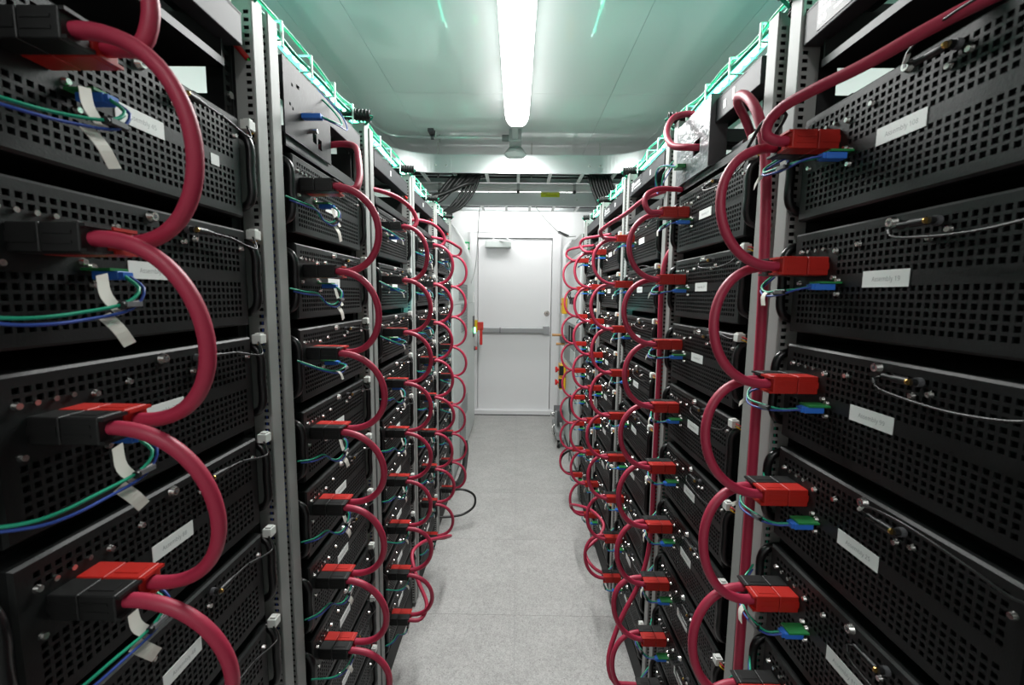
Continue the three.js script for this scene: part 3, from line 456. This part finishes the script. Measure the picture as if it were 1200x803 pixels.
function ribbed(pts, r, n, rad = 12) {                               // corrugated hose
  const c = new THREE.CatmullRomCurve3(pts.map(p => v3(...p))), list = [new THREE.TubeGeometry(c, n, r * 0.86, rad, false)];
  for (let k = 0; k <= n; k++) { const t = k / n, p = c.getPointAt(t), d = c.getTangentAt(t); list.push(new THREE.TorusGeometry(r * 0.93, r * 0.13, 5, rad).applyQuaternion(new THREE.Quaternion().setFromUnitVectors(v3(0, 0, 1), d)).translate(p.x, p.y, p.z)); }
  return merge(list);
}
for (const s of SIDES) for (let i = 0; i < 5; i++) {
  // ground wire at the door-side corner of each rack
  const e = s === 'L' ? 1 : -1, x0 = s === 'L' ? 0.403 : -0.035, o = bay(thing('ground_wire', `green ground wire with red crimp sleeve, ${rackName(i)}, ${rowName(s)}`, 'wire', 'ground wires at rack tops'), s, i, 1.862);
  part('lug', [cyl(0.0075, 0.0075, 0.003, 'z', x0, 0, -0.029, 12), cyl(0.004, 0.004, 0.008, 'z', x0, 0, -0.026, 8), tube([[x0, 0, -0.027], [x0 + e * 0.008, -0.010, -0.02]], 0.0035, 2, 7)], M.steel, o);
  part('sleeve', tube([[x0 + e * 0.006, -0.008, -0.022], [x0 + e * 0.016, -0.026, -0.008]], 0.0046, 4, 8), M.red, o);
  part('wire', tube([[x0 + e * 0.016, -0.026, -0.008], [x0 + e * 0.022, -0.040, -0.004], [x0 + e * 0.03, -0.06, -0.02]], 0.0022, 10, 6), M.greenBright, o);
  // black hose end over the ducts
  const h = thing('corrugated_hose', `black corrugated hose end over the duct tops, ${rackName(i)}, ${rowName(s)}`, 'hose', 'corrugated hoses over the ducts'), xa = s === 'L' ? 0.44 : -0.08;
  bay(h, s, i, 1.955);
  part('hose', ribbed([[xa - e * 0.02, 0.0, 0.02], [xa - e * 0.03, 0.0, -0.03], [xa - e * 0.05, 0.0, -0.09]], 0.017, 12), M.hose, h);
  const ws = part('wire_tail', [tube([[xa - e * 0.02, 0.0, 0.018], [xa - e * 0.016, 0.0, 0.028], [xa - e * 0.012, -0.03, -0.006]], 0.003, 10, 6)], M.tubeGreen, h);
}
{ const h = bay(thing('corrugated_hose', 'black corrugated hose arching down into ducts beside fifth rack, grey-cabinet row', 'hose'), 'R', 0, 1.95);
  part('hose', ribbed([[-0.065, -0.03, -0.014], [-0.063, 0.03, -0.012], [-0.045, 0.085, -0.02], [0.0, 0.11, -0.05], [0.08, 0.115, -0.07]], 0.014, 46), M.hose, h);
  const t = bay(thing('cable_tie', 'black cable tie around the red cable by the grey ducts', 'tie'), 'R', 0, 1.735);
  part('strap', tube([[-0.075, -0.03, 0.05], [-0.03, 0.0, 0.045], [-0.02, 0.005, 0.02], [-0.06, -0.02, 0.018], [-0.085, -0.035, 0.03], [-0.075, -0.03, 0.05]], 0.003, 30, 6), M.black, t); }
{ // printed markings on the top beams of the grey-cabinet row
  const c = document.createElement('canvas'); c.width = 512; c.height = 160; const x = c.getContext('2d'); x.fillStyle = '#2b2c2f'; x.fillRect(0, 0, 512, 160); x.fillStyle = '#f2f4f4';
  for (const [a, b] of [[0, 0], [1, 0], [2, 0], [0, 1], [1, 1], [2, 1], [0, 2], [1, 2]]) x.fillRect(14 + a * 34, 12 + b * 42, 24, 32);
  x.font = 'bold 54px sans-serif'; x.textBaseline = 'middle'; x.fillText('SOLUTIONS', 132, 62); x.fillRect(132, 106, 340, 14);
  const t = new THREE.CanvasTexture(c); t.colorSpace = THREE.SRGBColorSpace; t.magFilter = THREE.LinearFilter; const m = std(0xffffff, 0.45, 0, { map: t });
  for (const i of [0, 2, 3]) { const o = bay(thing('beam_logo', `white printed squares and lettering on top beam, ${rackName(i)}, grey-cabinet row`, 'logo', 'printed logos on the top beams'), 'R', i, 1.845); part('print', new THREE.BoxGeometry(0.135, 0.043, 0.0006).translate(0.078, 0.024, 0.0005), m, o); }
  for (const s of SIDES) for (const i of [1, 2, 3]) { const o = bay(thing('beam_sticker', `small white sticker on the top beam, ${rackName(i)}, ${rowName(s)}`, 'sticker', 'stickers on the top beams'), s, i, 1.858); const q = s === 'L' ? 0.15 : 0.245; part('sheet', bx(q, q + 0.012, 0, 0.018, 0, 0.0006), M.white, o); if (s === 'R' && i === 1) part('sheet', bx(q + 0.04, q + 0.05, 0.002, 0.026, 0, 0.0006), M.white, o); }
}

// ---------------------------------------------------------------- green light ropes over the racks
for (const s of SIDES) {
  const X = s === 'L' ? -0.505 : 0.505, o = thing('light_rope', `glowing green light rope along rack tops, ${rowName(s)}`, 'light rope', null, X, 1.945, 0);
  const z1 = s === 'L' ? 3.16 : 3.26, e = s === 'L' ? 1 : -1;
  part('channel', [bx(-e * 0.03 - 0.006, -e * 0.03 + 0.006, -0.001, 0.001, -z1, -0.3), bx(-e * 0.03 - 0.001, -e * 0.03 + 0.001, -0.001, 0.02, -z1, -0.3)], M.channel, o);
  const P = [], Q = [], S = []; for (let d = 0.3; d <= z1 + 1e-6; d += 0.115) { P.push([rr(-0.006, 0.006), 0.020 + rr(-0.003, 0.003), -d]); Q.push([e * 0.018 + rr(-0.006, 0.006), 0.034 + rr(-0.008, 0.012), -d]); S.push([e * 0.022 + rr(-0.004, 0.004), 0.010 + rr(-0.004, 0.004), -d]); }
  part('rope', tube(P, 0.0085, 150, 7), M.rope, o).userData.label = 'glowing green rope';
  part('rope_core', [0].map(() => { const L = []; for (let d = 0.34; d < z1; d += 0.034) L.push(new THREE.BoxGeometry(0.007, 0.006, 0.016).translate(e * 0.006 + rr(-0.002, 0.002), 0.013, -d)); return merge(L); })[0], M.led, o).userData.kind = 'stuff';
  part('green_cable', tube(Q, 0.0035, 150, 6), M.tubeGreen, o); part('green_cable', tube(S, 0.0045, 150, 6), M.tubeGreen, o);
  for (let d = 0.42; d < z1; d += 0.125) part('finger', [rbx(e * 0.03 - 0.002, e * 0.03 + 0.002, -0.016, 0.034, -d - 0.003, -d + 0.003, 0.001), bx(-0.03, 0.03, 0.032, 0.034, -d - 0.003, -d + 0.003), bx(-0.03, 0.03, -0.003, -0.001, -d - 0.003, -d + 0.003)], M.tieWhite, o);
  // the light it gives: as long and as wide as the rope, just above it, facing up and towards the aisle
  const L = new THREE.RectAreaLight(lin(0.04, 1.0, 0.88), ROPE_NITS, 0.022, z1 - 0.4); L.name = 'rope_light'; L.castShadow = true; L.position.set(e * 0.01, 0.050, -(z1 + 0.4) / 2); L.lookAt(L.position.clone().add(v3(e * 0.55, 0.83, 0))); o.add(L);
}

// ---------------------------------------------------------------- cable trays
function railGeo(path, y0, y1, t) {                                  // vertical metal strip along a plan path, with small flanges
  const list = []; for (let k = 0; k + 1 < path.length; k++) { const [ax, az] = path[k], [bx2, bz] = path[k + 1], L = Math.hypot(bx2 - ax, bz - az) + 0.0006, a = Math.atan2(-(bz - az), bx2 - ax), mx = (ax + bx2) / 2, mz = (az + bz) / 2;
    for (const [h0, h1, tt] of [[y0, y1, t], [y1 - 0.002, y1, 0.016], [y0, y0 + 0.002, 0.016]]) list.push(new THREE.BoxGeometry(L, h1 - h0, tt).rotateY(a).translate(mx, (h0 + h1) / 2, mz)); }
  return merge(list);
}
function arc(cx, cz, r, a0, a1, n) { return Array.from({ length: n + 1 }, (_, k) => { const a = a0 + (a1 - a0) * k / n; return [cx + r * Math.cos(a), cz - r * Math.sin(a)]; }); }
{ const o = thing('cable_tray', 'galvanised U-shaped cable ladder with rounded corners crossing before the door', 'cable tray', null, 0, 2.34, 0), H = 0.132, T0 = 3.33, w = 0.27, xo = 1.0, r = 0.42;
  // smooth swept inner and outer rails
  const sweep = (pts, y0, y1, t) => railGeo(pts, y0, y1, t * 2);
  const inner = [[-xo, 0.6], [-xo, -(T0 - r)], ...arc(-xo + r, -(T0 - r), r, Math.PI, Math.PI / 2, 26), ...arc(xo - r, -(T0 - r), r, Math.PI / 2, 0, 26), [xo, 0.6]];
  part('inner_rail', sweep(inner, 0, H, 0.001), M.galv, o);
  part('outer_rail', sweep([[-HALF + 0.005, -(T0 - 0.1)], [-HALF + 0.15, -(T0 + w)], [HALF - 0.15, -(T0 + w)], [HALF - 0.005, -(T0 - 0.1)]], 0, H, 0.001), M.galv, o);
  for (let x = -0.72; x < 0.75; x += 0.24) part('rung', bx(x - 0.012, x + 0.012, 0.002, 0.016, -(T0 + w), -T0 - 0.001), M.white, o);
  for (const sd of [-1, 1]) for (let d = 0.4; d < 3.1; d += 0.3) part('rung', bx(sd > 0 ? xo : -HALF, sd > 0 ? HALF : -xo, 0.002, 0.016, -d - 0.012, -d + 0.012), M.white, o);
  for (const x of [-0.575, 0.565]) { const j = part('splice_plate', bx(x - 0.075, x + 0.075, 0.006, H - 0.006, -T0 + 0.0012, -T0 + 0.003), M.galv, o); for (const q of [-0.04, 0.04]) part('bolt', cyl(0.007, 0.007, 0.006, 'z', x + q, H * 0.42, -T0 + 0.005, 10), M.steel, j); }
  const o2 = thing('cable_tray', 'straight galvanised cable ladder with a yellow notice right above the door', 'cable tray', null, 0, 2.34, 0), Z2 = 4.4;
  part('rail', railGeo([[-1.1, -Z2], [1.1, -Z2]], -0.022, 0.11, 0.002), M.galv, o2); part('rail', railGeo([[-1.1, -Z2 - 0.27], [1.1, -Z2 - 0.27]], -0.022, 0.11, 0.002), M.galv, o2);
  for (let x = -0.84; x < 0.9; x += 0.24) part('rung', bx(x - 0.012, x + 0.012, -0.02, -0.006, -Z2 - 0.269, -Z2 - 0.001), M.white, o2);
  for (const x of [0.45, 0.58]) part('bolt', cyl(0.008, 0.008, 0.006, 'z', x, 0.04, -Z2 + 0.004, 10), M.steel, o2);
  const hs = [[-1.0, -3.1], [-0.62, -T0 - 0.13], [0.1, -T0 - 0.13], [0.62, -T0 - 0.13], [-0.3, -Z2 - 0.13], [0.5, -Z2 - 0.13]]; for (const [x, z] of hs) { const tr = Math.abs(z) > 4 ? o2 : o; part('hanger_rod', cyl(0.005, 0.005, CEIL - 2.34, 'y', x, (CEIL - 2.34) / 2, z, 8), M.steel, tr); }
  const y = thing('notice_plate', 'yellow notice plate fixed to the straight cable ladder', 'sign', null, 0.316, 2.407, -Z2 + 0.002); part('plate', bx(-0.092, 0.092, 0, 0.05, 0, 0.002), M.signYellow, y); part('print', [bx(-0.07, -0.03, 0.03, 0.036, 0.002, 0.0026), bx(-0.04, 0.06, 0.018, 0.022, 0.002, 0.0026), bx(-0.05, 0.07, 0.009, 0.012, 0.002, 0.0026)], std(lin(0.35, 0.36, 0.02), 0.6), y);
  // cables lying in the trays
  for (let k = 0; k < 7; k++) { const P = []; for (let x = -0.98; x <= 0.99; x += 0.14) P.push([x, 2.36 + 0.012 * (k % 3) + 0.006 + rr(-0.003, 0.003), -(T0 + 0.04 + k * 0.027) + rr(-0.008, 0.008)]); const c = thing('tray_cable', 'black cable lying in the U-shaped cable ladder', 'cable', 'cables in the U-shaped ladder', 0, 2.356, 0); part('cable', tube(P.map(([a, b, q]) => [a, b - 2.356, q]), 0.009, 50, 7), M.wireBlack, c); }
  for (let k = 0; k < 3; k++) { const P = []; for (let x = -1.0; x <= 1.01; x += 0.2) P.push([x, rr(0.0, 0.004) + 0.008, -(Z2 + 0.06 + k * 0.05) + rr(-0.008, 0.008)]); const c = thing('tray_cable', 'black cable lying in the straight cable ladder', 'cable', 'cables in the straight ladder', 0, 2.334, 0); part('cable', tube(P, 0.007, 40, 7), M.wireBlack, c); }
}
{ const p = thing('overhead_pipe', 'white round pipe on brackets between the two cable ladders', 'pipe', null, 0, 2.40, -4.0);
  part('pipe', cyl(0.035, 0.035, 2.2, 'x', 0, 0, 0, 20), M.white, p); for (const x of [-0.7, 0.0, 0.5]) { const b = part('bracket', [bx(x - 0.012, x + 0.012, 0.03, 0.20, -0.004, 0.004), cyl(0.039, 0.039, 0.024, 'x', x, 0, 0, 20)], M.cabinetGrey, p); part('bolt', cyl(0.014, 0.014, 0.02, 'z', x, -0.045, 0.03), M.darkGrey, b); } }
// hanging black cable bundles
{ const mk = (label, group, P, r) => { const c = thing('dropped_cable', label, 'cable', group, P[0][0], P[0][1], P[0][2]); part('cable', tube(P.map(q => [q[0] - P[0][0], q[1] - P[0][1], q[2] - P[0][2]]), r, 40, 9), M.hose, c); };
  for (let k = 0; k < 9; k++) { const a = k / 8, x = -0.30 - 0.18 * a; mk('thick black cable dropping from ladder to curved-cabinet row', 'black cables dropping from the ladder', [[x + 0.06, 2.375, -3.47 - 0.02 * (k % 3)], [x, 2.355, -3.44], [x - 0.04, 2.29 + 0.01 * (k % 3), -3.40], [x - 0.09 - 0.04 * a, 2.22 - 0.012 * k + 0.05, -3.36], [-0.60 - 0.03 * (k % 4), 2.17 - 0.012 * (k % 5), -3.30], [-0.80, 2.12 - 0.012 * k, -3.2], [-0.98, 2.05 - 0.01 * k, -3.02]], 0.0135); }
  for (let k = 0; k < 4; k++) mk('black cable dropping from ladder into end of curved-cabinet row light rope', 'black cables dropping to the last rack', [[-0.30 - 0.03 * k, 2.375, -3.46], [-0.30 - 0.03 * k, 2.34, -3.44], [-0.34 - 0.03 * k, 2.22, -3.40], [-0.42 - 0.028 * k, 2.10, -3.34], [-0.50 - 0.02 * k, 2.03, -3.25], [-0.50 - 0.02 * k, 1.93, -3.12], [-0.51 - 0.02 * k, 1.80, -3.06]], 0.011);
  for (let k = 0; k < 8; k++) mk('thick black cable dropping from ladder to grey-cabinet row', 'black cables dropping behind the grey-cabinet row', [[0.52 + 0.022 * k, 2.385, -3.48 - 0.01 * (k % 3)], [0.54 + 0.022 * k, 2.355, -3.45], [0.57 + 0.022 * k, 2.25, -3.42], [0.62 + 0.022 * k, 2.12, -3.40], [0.66 + 0.022 * k, 1.95, -3.38]], 0.012);
  const thin = (label, P, r, m) => { const c = thing('hanging_wire', label, 'wire', null, P[0][0], P[0][1], P[0][2]); part('wire', tube(P.map(q => [q[0] - P[0][0], q[1] - P[0][1], q[2] - P[0][2]]), r, 30, 6), m, c); return c; };
  thin('thin grey wire hanging from straight ladder past the door hinge side', [[-0.374, 2.325, -4.42], [-0.385, 2.25, -4.40], [-0.40, 1.95, -4.38], [-0.42, 1.70, -4.36], [-0.47, 1.52, -4.36]], 0.004, M.cabinetGrey);
  const w = thin('thin grey wire sagging from straight ladder to the grey cabinet top', [[0.167, 2.32, -4.40], [0.20, 2.27, -4.36], [0.30, 2.12, -4.20], [0.38, 2.01, -4.02], [0.43, 1.97, -3.96], [0.50, 1.95, -3.80]], 0.004, M.cabinetGrey);
  part('ferrite', tube([[0.21, -0.30, 0.35], [0.28, -0.35, 0.46]], 0.013, 4, 8), M.darkGrey, w);
}

// ---------------------------------------------------------------- far end: cooling cabinet, grey power cabinet, controls
{ const o = thing('cooling_cabinet', 'tall pale cooling cabinet with bowed sloping top beside the door', 'cabinet', null, 0, 0, 0);
  const prof = [[-1.1, 0.02], [-0.462, 0.02], [-0.46, 0.06], [-0.458, 1.45], [-0.462, 1.60], [-0.474, 1.72], [-0.497, 1.83], [-0.535, 1.94], [-0.585, 2.04], [-0.65, 2.13], [-0.70, 2.17], [-1.1, 2.17]];
  const slab = (z0, z1, inset, pr = prof) => { const sh = new THREE.Shape(pr.map(([x, y]) => new THREE.Vector2(x - (x > -1.0 ? inset : 0), y))); return new THREE.ExtrudeGeometry(sh, { depth: z1 - z0, bevelEnabled: false }).translate(0, 0, -z1); };
  part('body', slab(3.12, 4.72, 0.006), M.cabinet, o);
  const band = (z0, z1, y0, y1) => slab(z0, z1, 0, [[-0.9, y0], ...[[-0.46, y0]].map(() => { return [xAt(y0), y0]; }), ...prof.filter(([x, y]) => y > y0 && y < y1 && x > -1), [xAt(y1), y1], [-0.9, y1]]);
  function xAt(y) { for (let k = 1; k + 1 < prof.length; k++) { const [xa, ya] = prof[k], [xb, yb] = prof[k + 1]; if (y >= ya && y <= yb) return xa + (xb - xa) * (y - ya) / (yb - ya || 1); } return -0.46; }
  const doors = [[3.125, 4.095, 1.37, 2.165], [3.125, 4.095, 0.55, 1.362], [3.125, 4.095, 0.06, 0.542], [4.103, 4.715, 0.06, 1.362], [4.103, 4.715, 1.37, 2.165]];
  for (const [a, b, c, d] of doors) part('front_panel', band(a, b, c, d), M.cabinet, o);
  const vent = (z0, z1, y0, y1, cut) => { const v = part('vent', bx(-0.46, -0.4545, y0, y1, -z1, -z0), M.grille, o); for (let y = y0 + 0.008; y < y1; y += 0.025) part('slat', bx(-0.4545, -0.4515, y, y + 0.010, -z1 + 0.01, -z0 - 0.01), M.midGrey, v); };
  vent(3.42, 3.98, 1.40, 1.53); vent(3.55, 3.98, 1.26 - 0.13, 1.36); vent(3.40, 3.98, 0.36, 0.53); vent(3.46, 3.85, 0.10, 0.34);
  const cp = part('control_panel', rbx(-0.462, -0.450, 1.0, 1.22, -4.64, -4.50, 0.003), M.darkGrey, o);
  const pl = part('pilot_light', cyl(0.03, 0.03, 0.02, 'x', -0.445, 1.07, -4.565, 16), M.pilot, cp); void pl;
  const es = part('main_switch', rbx(-0.46, -0.425, 1.04, 1.17, -4.71, -4.655, 0.004), M.yellow, o); part('lever', [rbx(-0.425, -0.36, 1.06, 1.15, -4.69, -4.665, 0.006), rbx(-0.40, -0.37, 0.90, 1.09, -4.692, -4.665, 0.008)], M.red, es);
  const st = part('stop_button', cyl(0.018, 0.018, 0.03, 'x', -0.44, 0.865, -4.66, 14), M.red, o); part('button_base', cyl(0.024, 0.024, 0.014, 'x', -0.452, 0.865, -4.66, 14), M.darkGrey, st);
  part('plug_cover', rbx(-0.46, -0.452, 1.36, 1.47, -4.62, -4.52, 0.003), M.white, o);
  part('foot', bx(-0.9, -0.50, 0, 0.02, -4.7, -3.14), M.darkGrey, o);
  const k = thing('floor_hose', 'black hose lying along the foot of the cooling cabinet', 'hose', null, -0.43, 0.022, -3.3); part('hose', tube([[-0.04, 0.06, 0.3], [0.0, 0.02, 0.22], [0.015, 0.004, 0.0], [0.0, 0.004, -0.3], [-0.01, 0.03, -0.45], [-0.025, 0.10, -0.5]], 0.022, 30, 10), M.black, k);
  const g = thing('exit_sign', 'small green exit sign on the end wall behind the cooling cabinet', 'sign', null, -0.61, 1.965, -END); part('plate', bx(-0.09, 0.09, 0, 0.09, 0, 0.02), M.signGreen, g); part('pictogram', [bx(-0.01, 0.04, 0.02, 0.07, 0.02, 0.022), bx(0.05, 0.07, 0.03, 0.06, 0.02, 0.022)], M.white, g);
}
{ const o = thing('power_cabinet', 'grey floor-standing power cabinet at the door end of the racks', 'cabinet', null, 0, 0, 0);
  const x0 = 0.478, x1 = 1.1, z0 = 3.30, z1 = 4.33;
  part('body', rbx(x0 + 0.006, x1, 0.09, 1.905, -z1, -z0, 0.004), M.cabinetGrey, o); part('plinth', bx(x0 + 0.03, x1, 0, 0.09, -z1, -z0), M.darkGrey, o);
  part('header', rbx(x0, x0 + 0.02, 1.775, 1.905, -z1, -z0, 0.003), M.cabinetGrey, o);
  const d1 = part('door', rbx(x0, x0 + 0.02, 1.20, 1.770, -z1 + 0.005, -z0 - 0.005, 0.003), M.wall, o), d2 = part('door', rbx(x0, x0 + 0.02, 0.10, 0.82, -z1 + 0.005, -z0 - 0.005, 0.003), M.cabinet, o);
  const mid = part('equipment_panel', rbx(x0, x0 + 0.02, 0.825, 1.195, -z1 + 0.005, -z0 - 0.005, 0.003), M.midGrey, o);
  for (const z of [3.55, 3.72]) part('pull_handle', [rbx(x0 - 0.03, x0 - 0.018, 1.04, 1.19, -z - 0.012, -z + 0.012, 0.003), bx(x0 - 0.02, x0 + 0.002, 1.05, 1.06, -z - 0.008, -z + 0.008), bx(x0 - 0.02, x0 + 0.002, 1.17, 1.18, -z - 0.008, -z + 0.008)], M.black, mid);
  part('display', bx(x0 - 0.004, x0, 0.87, 0.98, -3.80, -3.5), M.cabinet, mid);
  for (const z of [3.60, 3.72]) part('plug_socket', [cyl(0.03, 0.03, 0.03, 'x', x0 - 0.012, 1.40, -z, 16), tube([[x0 - 0.02, 1.40, -z], [x0 - 0.04, 1.44, -z], [x0 - 0.03, 1.47, -3.66]], 0.006, 10, 6)], M.black, d1);
  part('vent', [0, 1, 2, 3].map(k => bx(x0 - 0.002, x0, 0.62 + k * 0.03, 0.635 + k * 0.03, -3.42, -3.34)), M.darkGrey, d2);
  const coil = thing('coiled_wire', 'thin black wire coil hanging on the grey power cabinet', 'wire', null, x0 - 0.012, 0.52, -3.62); part('coil', [new THREE.TorusGeometry(0.055, 0.004, 6, 24).rotateY(Math.PI / 2).scale(1, 1.6, 1), new THREE.TorusGeometry(0.045, 0.004, 6, 24).rotateY(Math.PI / 2).rotateX(0.3).scale(1, 1.6, 1).translate(-0.006, 0, 0), tube([[0, -0.08, 0], [0.0, -0.3, 0.02], [0.002, -0.5, 0.0]], 0.004, 10, 6)], M.wireBlack, coil);
  const c2 = thing('wall_cabinet', 'narrow white electrical cabinet between grey cabinet and door', 'cabinet', null, 0, 0, 0); part('body', rbx(0.535, 1.1, 0.0, 2.0, -5.05, -4.38, 0.004), M.wall, c2); part('door', rbx(0.52, 0.536, 0.06, 1.97, -5.03, -4.40, 0.003), M.wall, c2);
  const yb = thing('yellow_box', 'yellow wall box above the lever at the grey cabinet edge', 'box', null, x0 - 0.002, 1.27, -4.2); part('body', rbx(-0.045, 0, 0, 0.15, -0.08, 0.08, 0.004), M.yellow, yb); part('lid_screw', cyl(0.012, 0.012, 0.008, 'x', -0.048, 0.09, 0.02, 10), M.red, yb);
  for (const k of [0, 1]) { const e = thing('stop_switch', k ? 'upper yellow emergency stop box with red button on grey cabinet' : 'lower yellow emergency stop box with red button on grey cabinet', 'switch', null, x0 - 0.002, 0.545 + k * 0.125, -4.16); part('body', rbx(-0.06, 0, 0, 0.115, -0.07, 0.07, 0.006), M.yellow, e); part('button', [cyl(0.026, 0.03, 0.02, 'x', -0.085, 0.058, 0.0, 16), cyl(0.014, 0.014, 0.03, 'x', -0.07, 0.058, 0, 12)], M.red, e); part('band', rbx(-0.062, -0.02, 0.01, 0.105, 0.045, 0.072, 0.003), M.black, e); }
  const lv = thing('isolator_lever', 'grey isolator arm with wooden grips on the grey cabinet', 'switch', null, x0, 1.02, -4.12); part('arm', rbx(-0.06, 0.002, -0.02, 0.04, -0.05, 0.05, 0.004), M.darkGrey, lv); part('grip', [cyl(0.012, 0.012, 0.10, 'x', -0.09, 0.05, 0.02, 10)], M.wood, lv); part('grip', [cyl(0.012, 0.012, 0.08, 'x', -0.06, -0.035, 0.02, 10)], M.wood, lv); part('cord', tube([[-0.06, 0, 0.02], [-0.062, -0.15, 0.02], [-0.05, -0.36, 0.0]], 0.004, 12, 6), M.cabinetGrey, lv);
  const tr = thing('service_trolley', 'small grey trolley on black castors at the foot of the grey cabinet', 'trolley', null, 0.43, 0, -4.2);
  part('frame', [rbx(-0.045, -0.02, 0.09, 0.31, 0.0, 0.04, 0.004), rbx(-0.045, 0.03, 0.09, 0.12, -0.25, 0.25, 0.004), rbx(-0.05, -0.02, 0.12, 0.17, -0.2, 0.25, 0.004)], M.midGrey, tr); part('bin', rbx(-0.03, 0.04, 0.18, 0.30, -0.25, -0.02, 0.004), M.darkGrey, tr);
  for (const z of [0.2, -0.2]) { const w = part('castor', [cyl(0.035, 0.035, 0.022, 'x', -0.02, 0.035, z, 18)], M.black, tr); part('fork', [bx(-0.036, -0.032, 0.03, 0.09, z - 0.015, z + 0.015), bx(-0.008, -0.004, 0.03, 0.09, z - 0.015, z + 0.015)], M.steel, w); }
  part('hook', [tube([[-0.045, 0.29, 0.02], [-0.075, 0.285, 0.02], [-0.08, 0.26, 0.02]], 0.008, 8, 7), tube([[-0.05, 0.2, 0.1], [-0.075, 0.16, 0.12], [-0.06, 0.10, 0.16], [-0.03, 0.14, 0.2]], 0.005, 14, 6)], M.steel, tr);
}

scene.traverse(o => { if (o.isMesh) { o.castShadow = true; o.receiveShadow = true; } });
renderer.render(scene, camera);
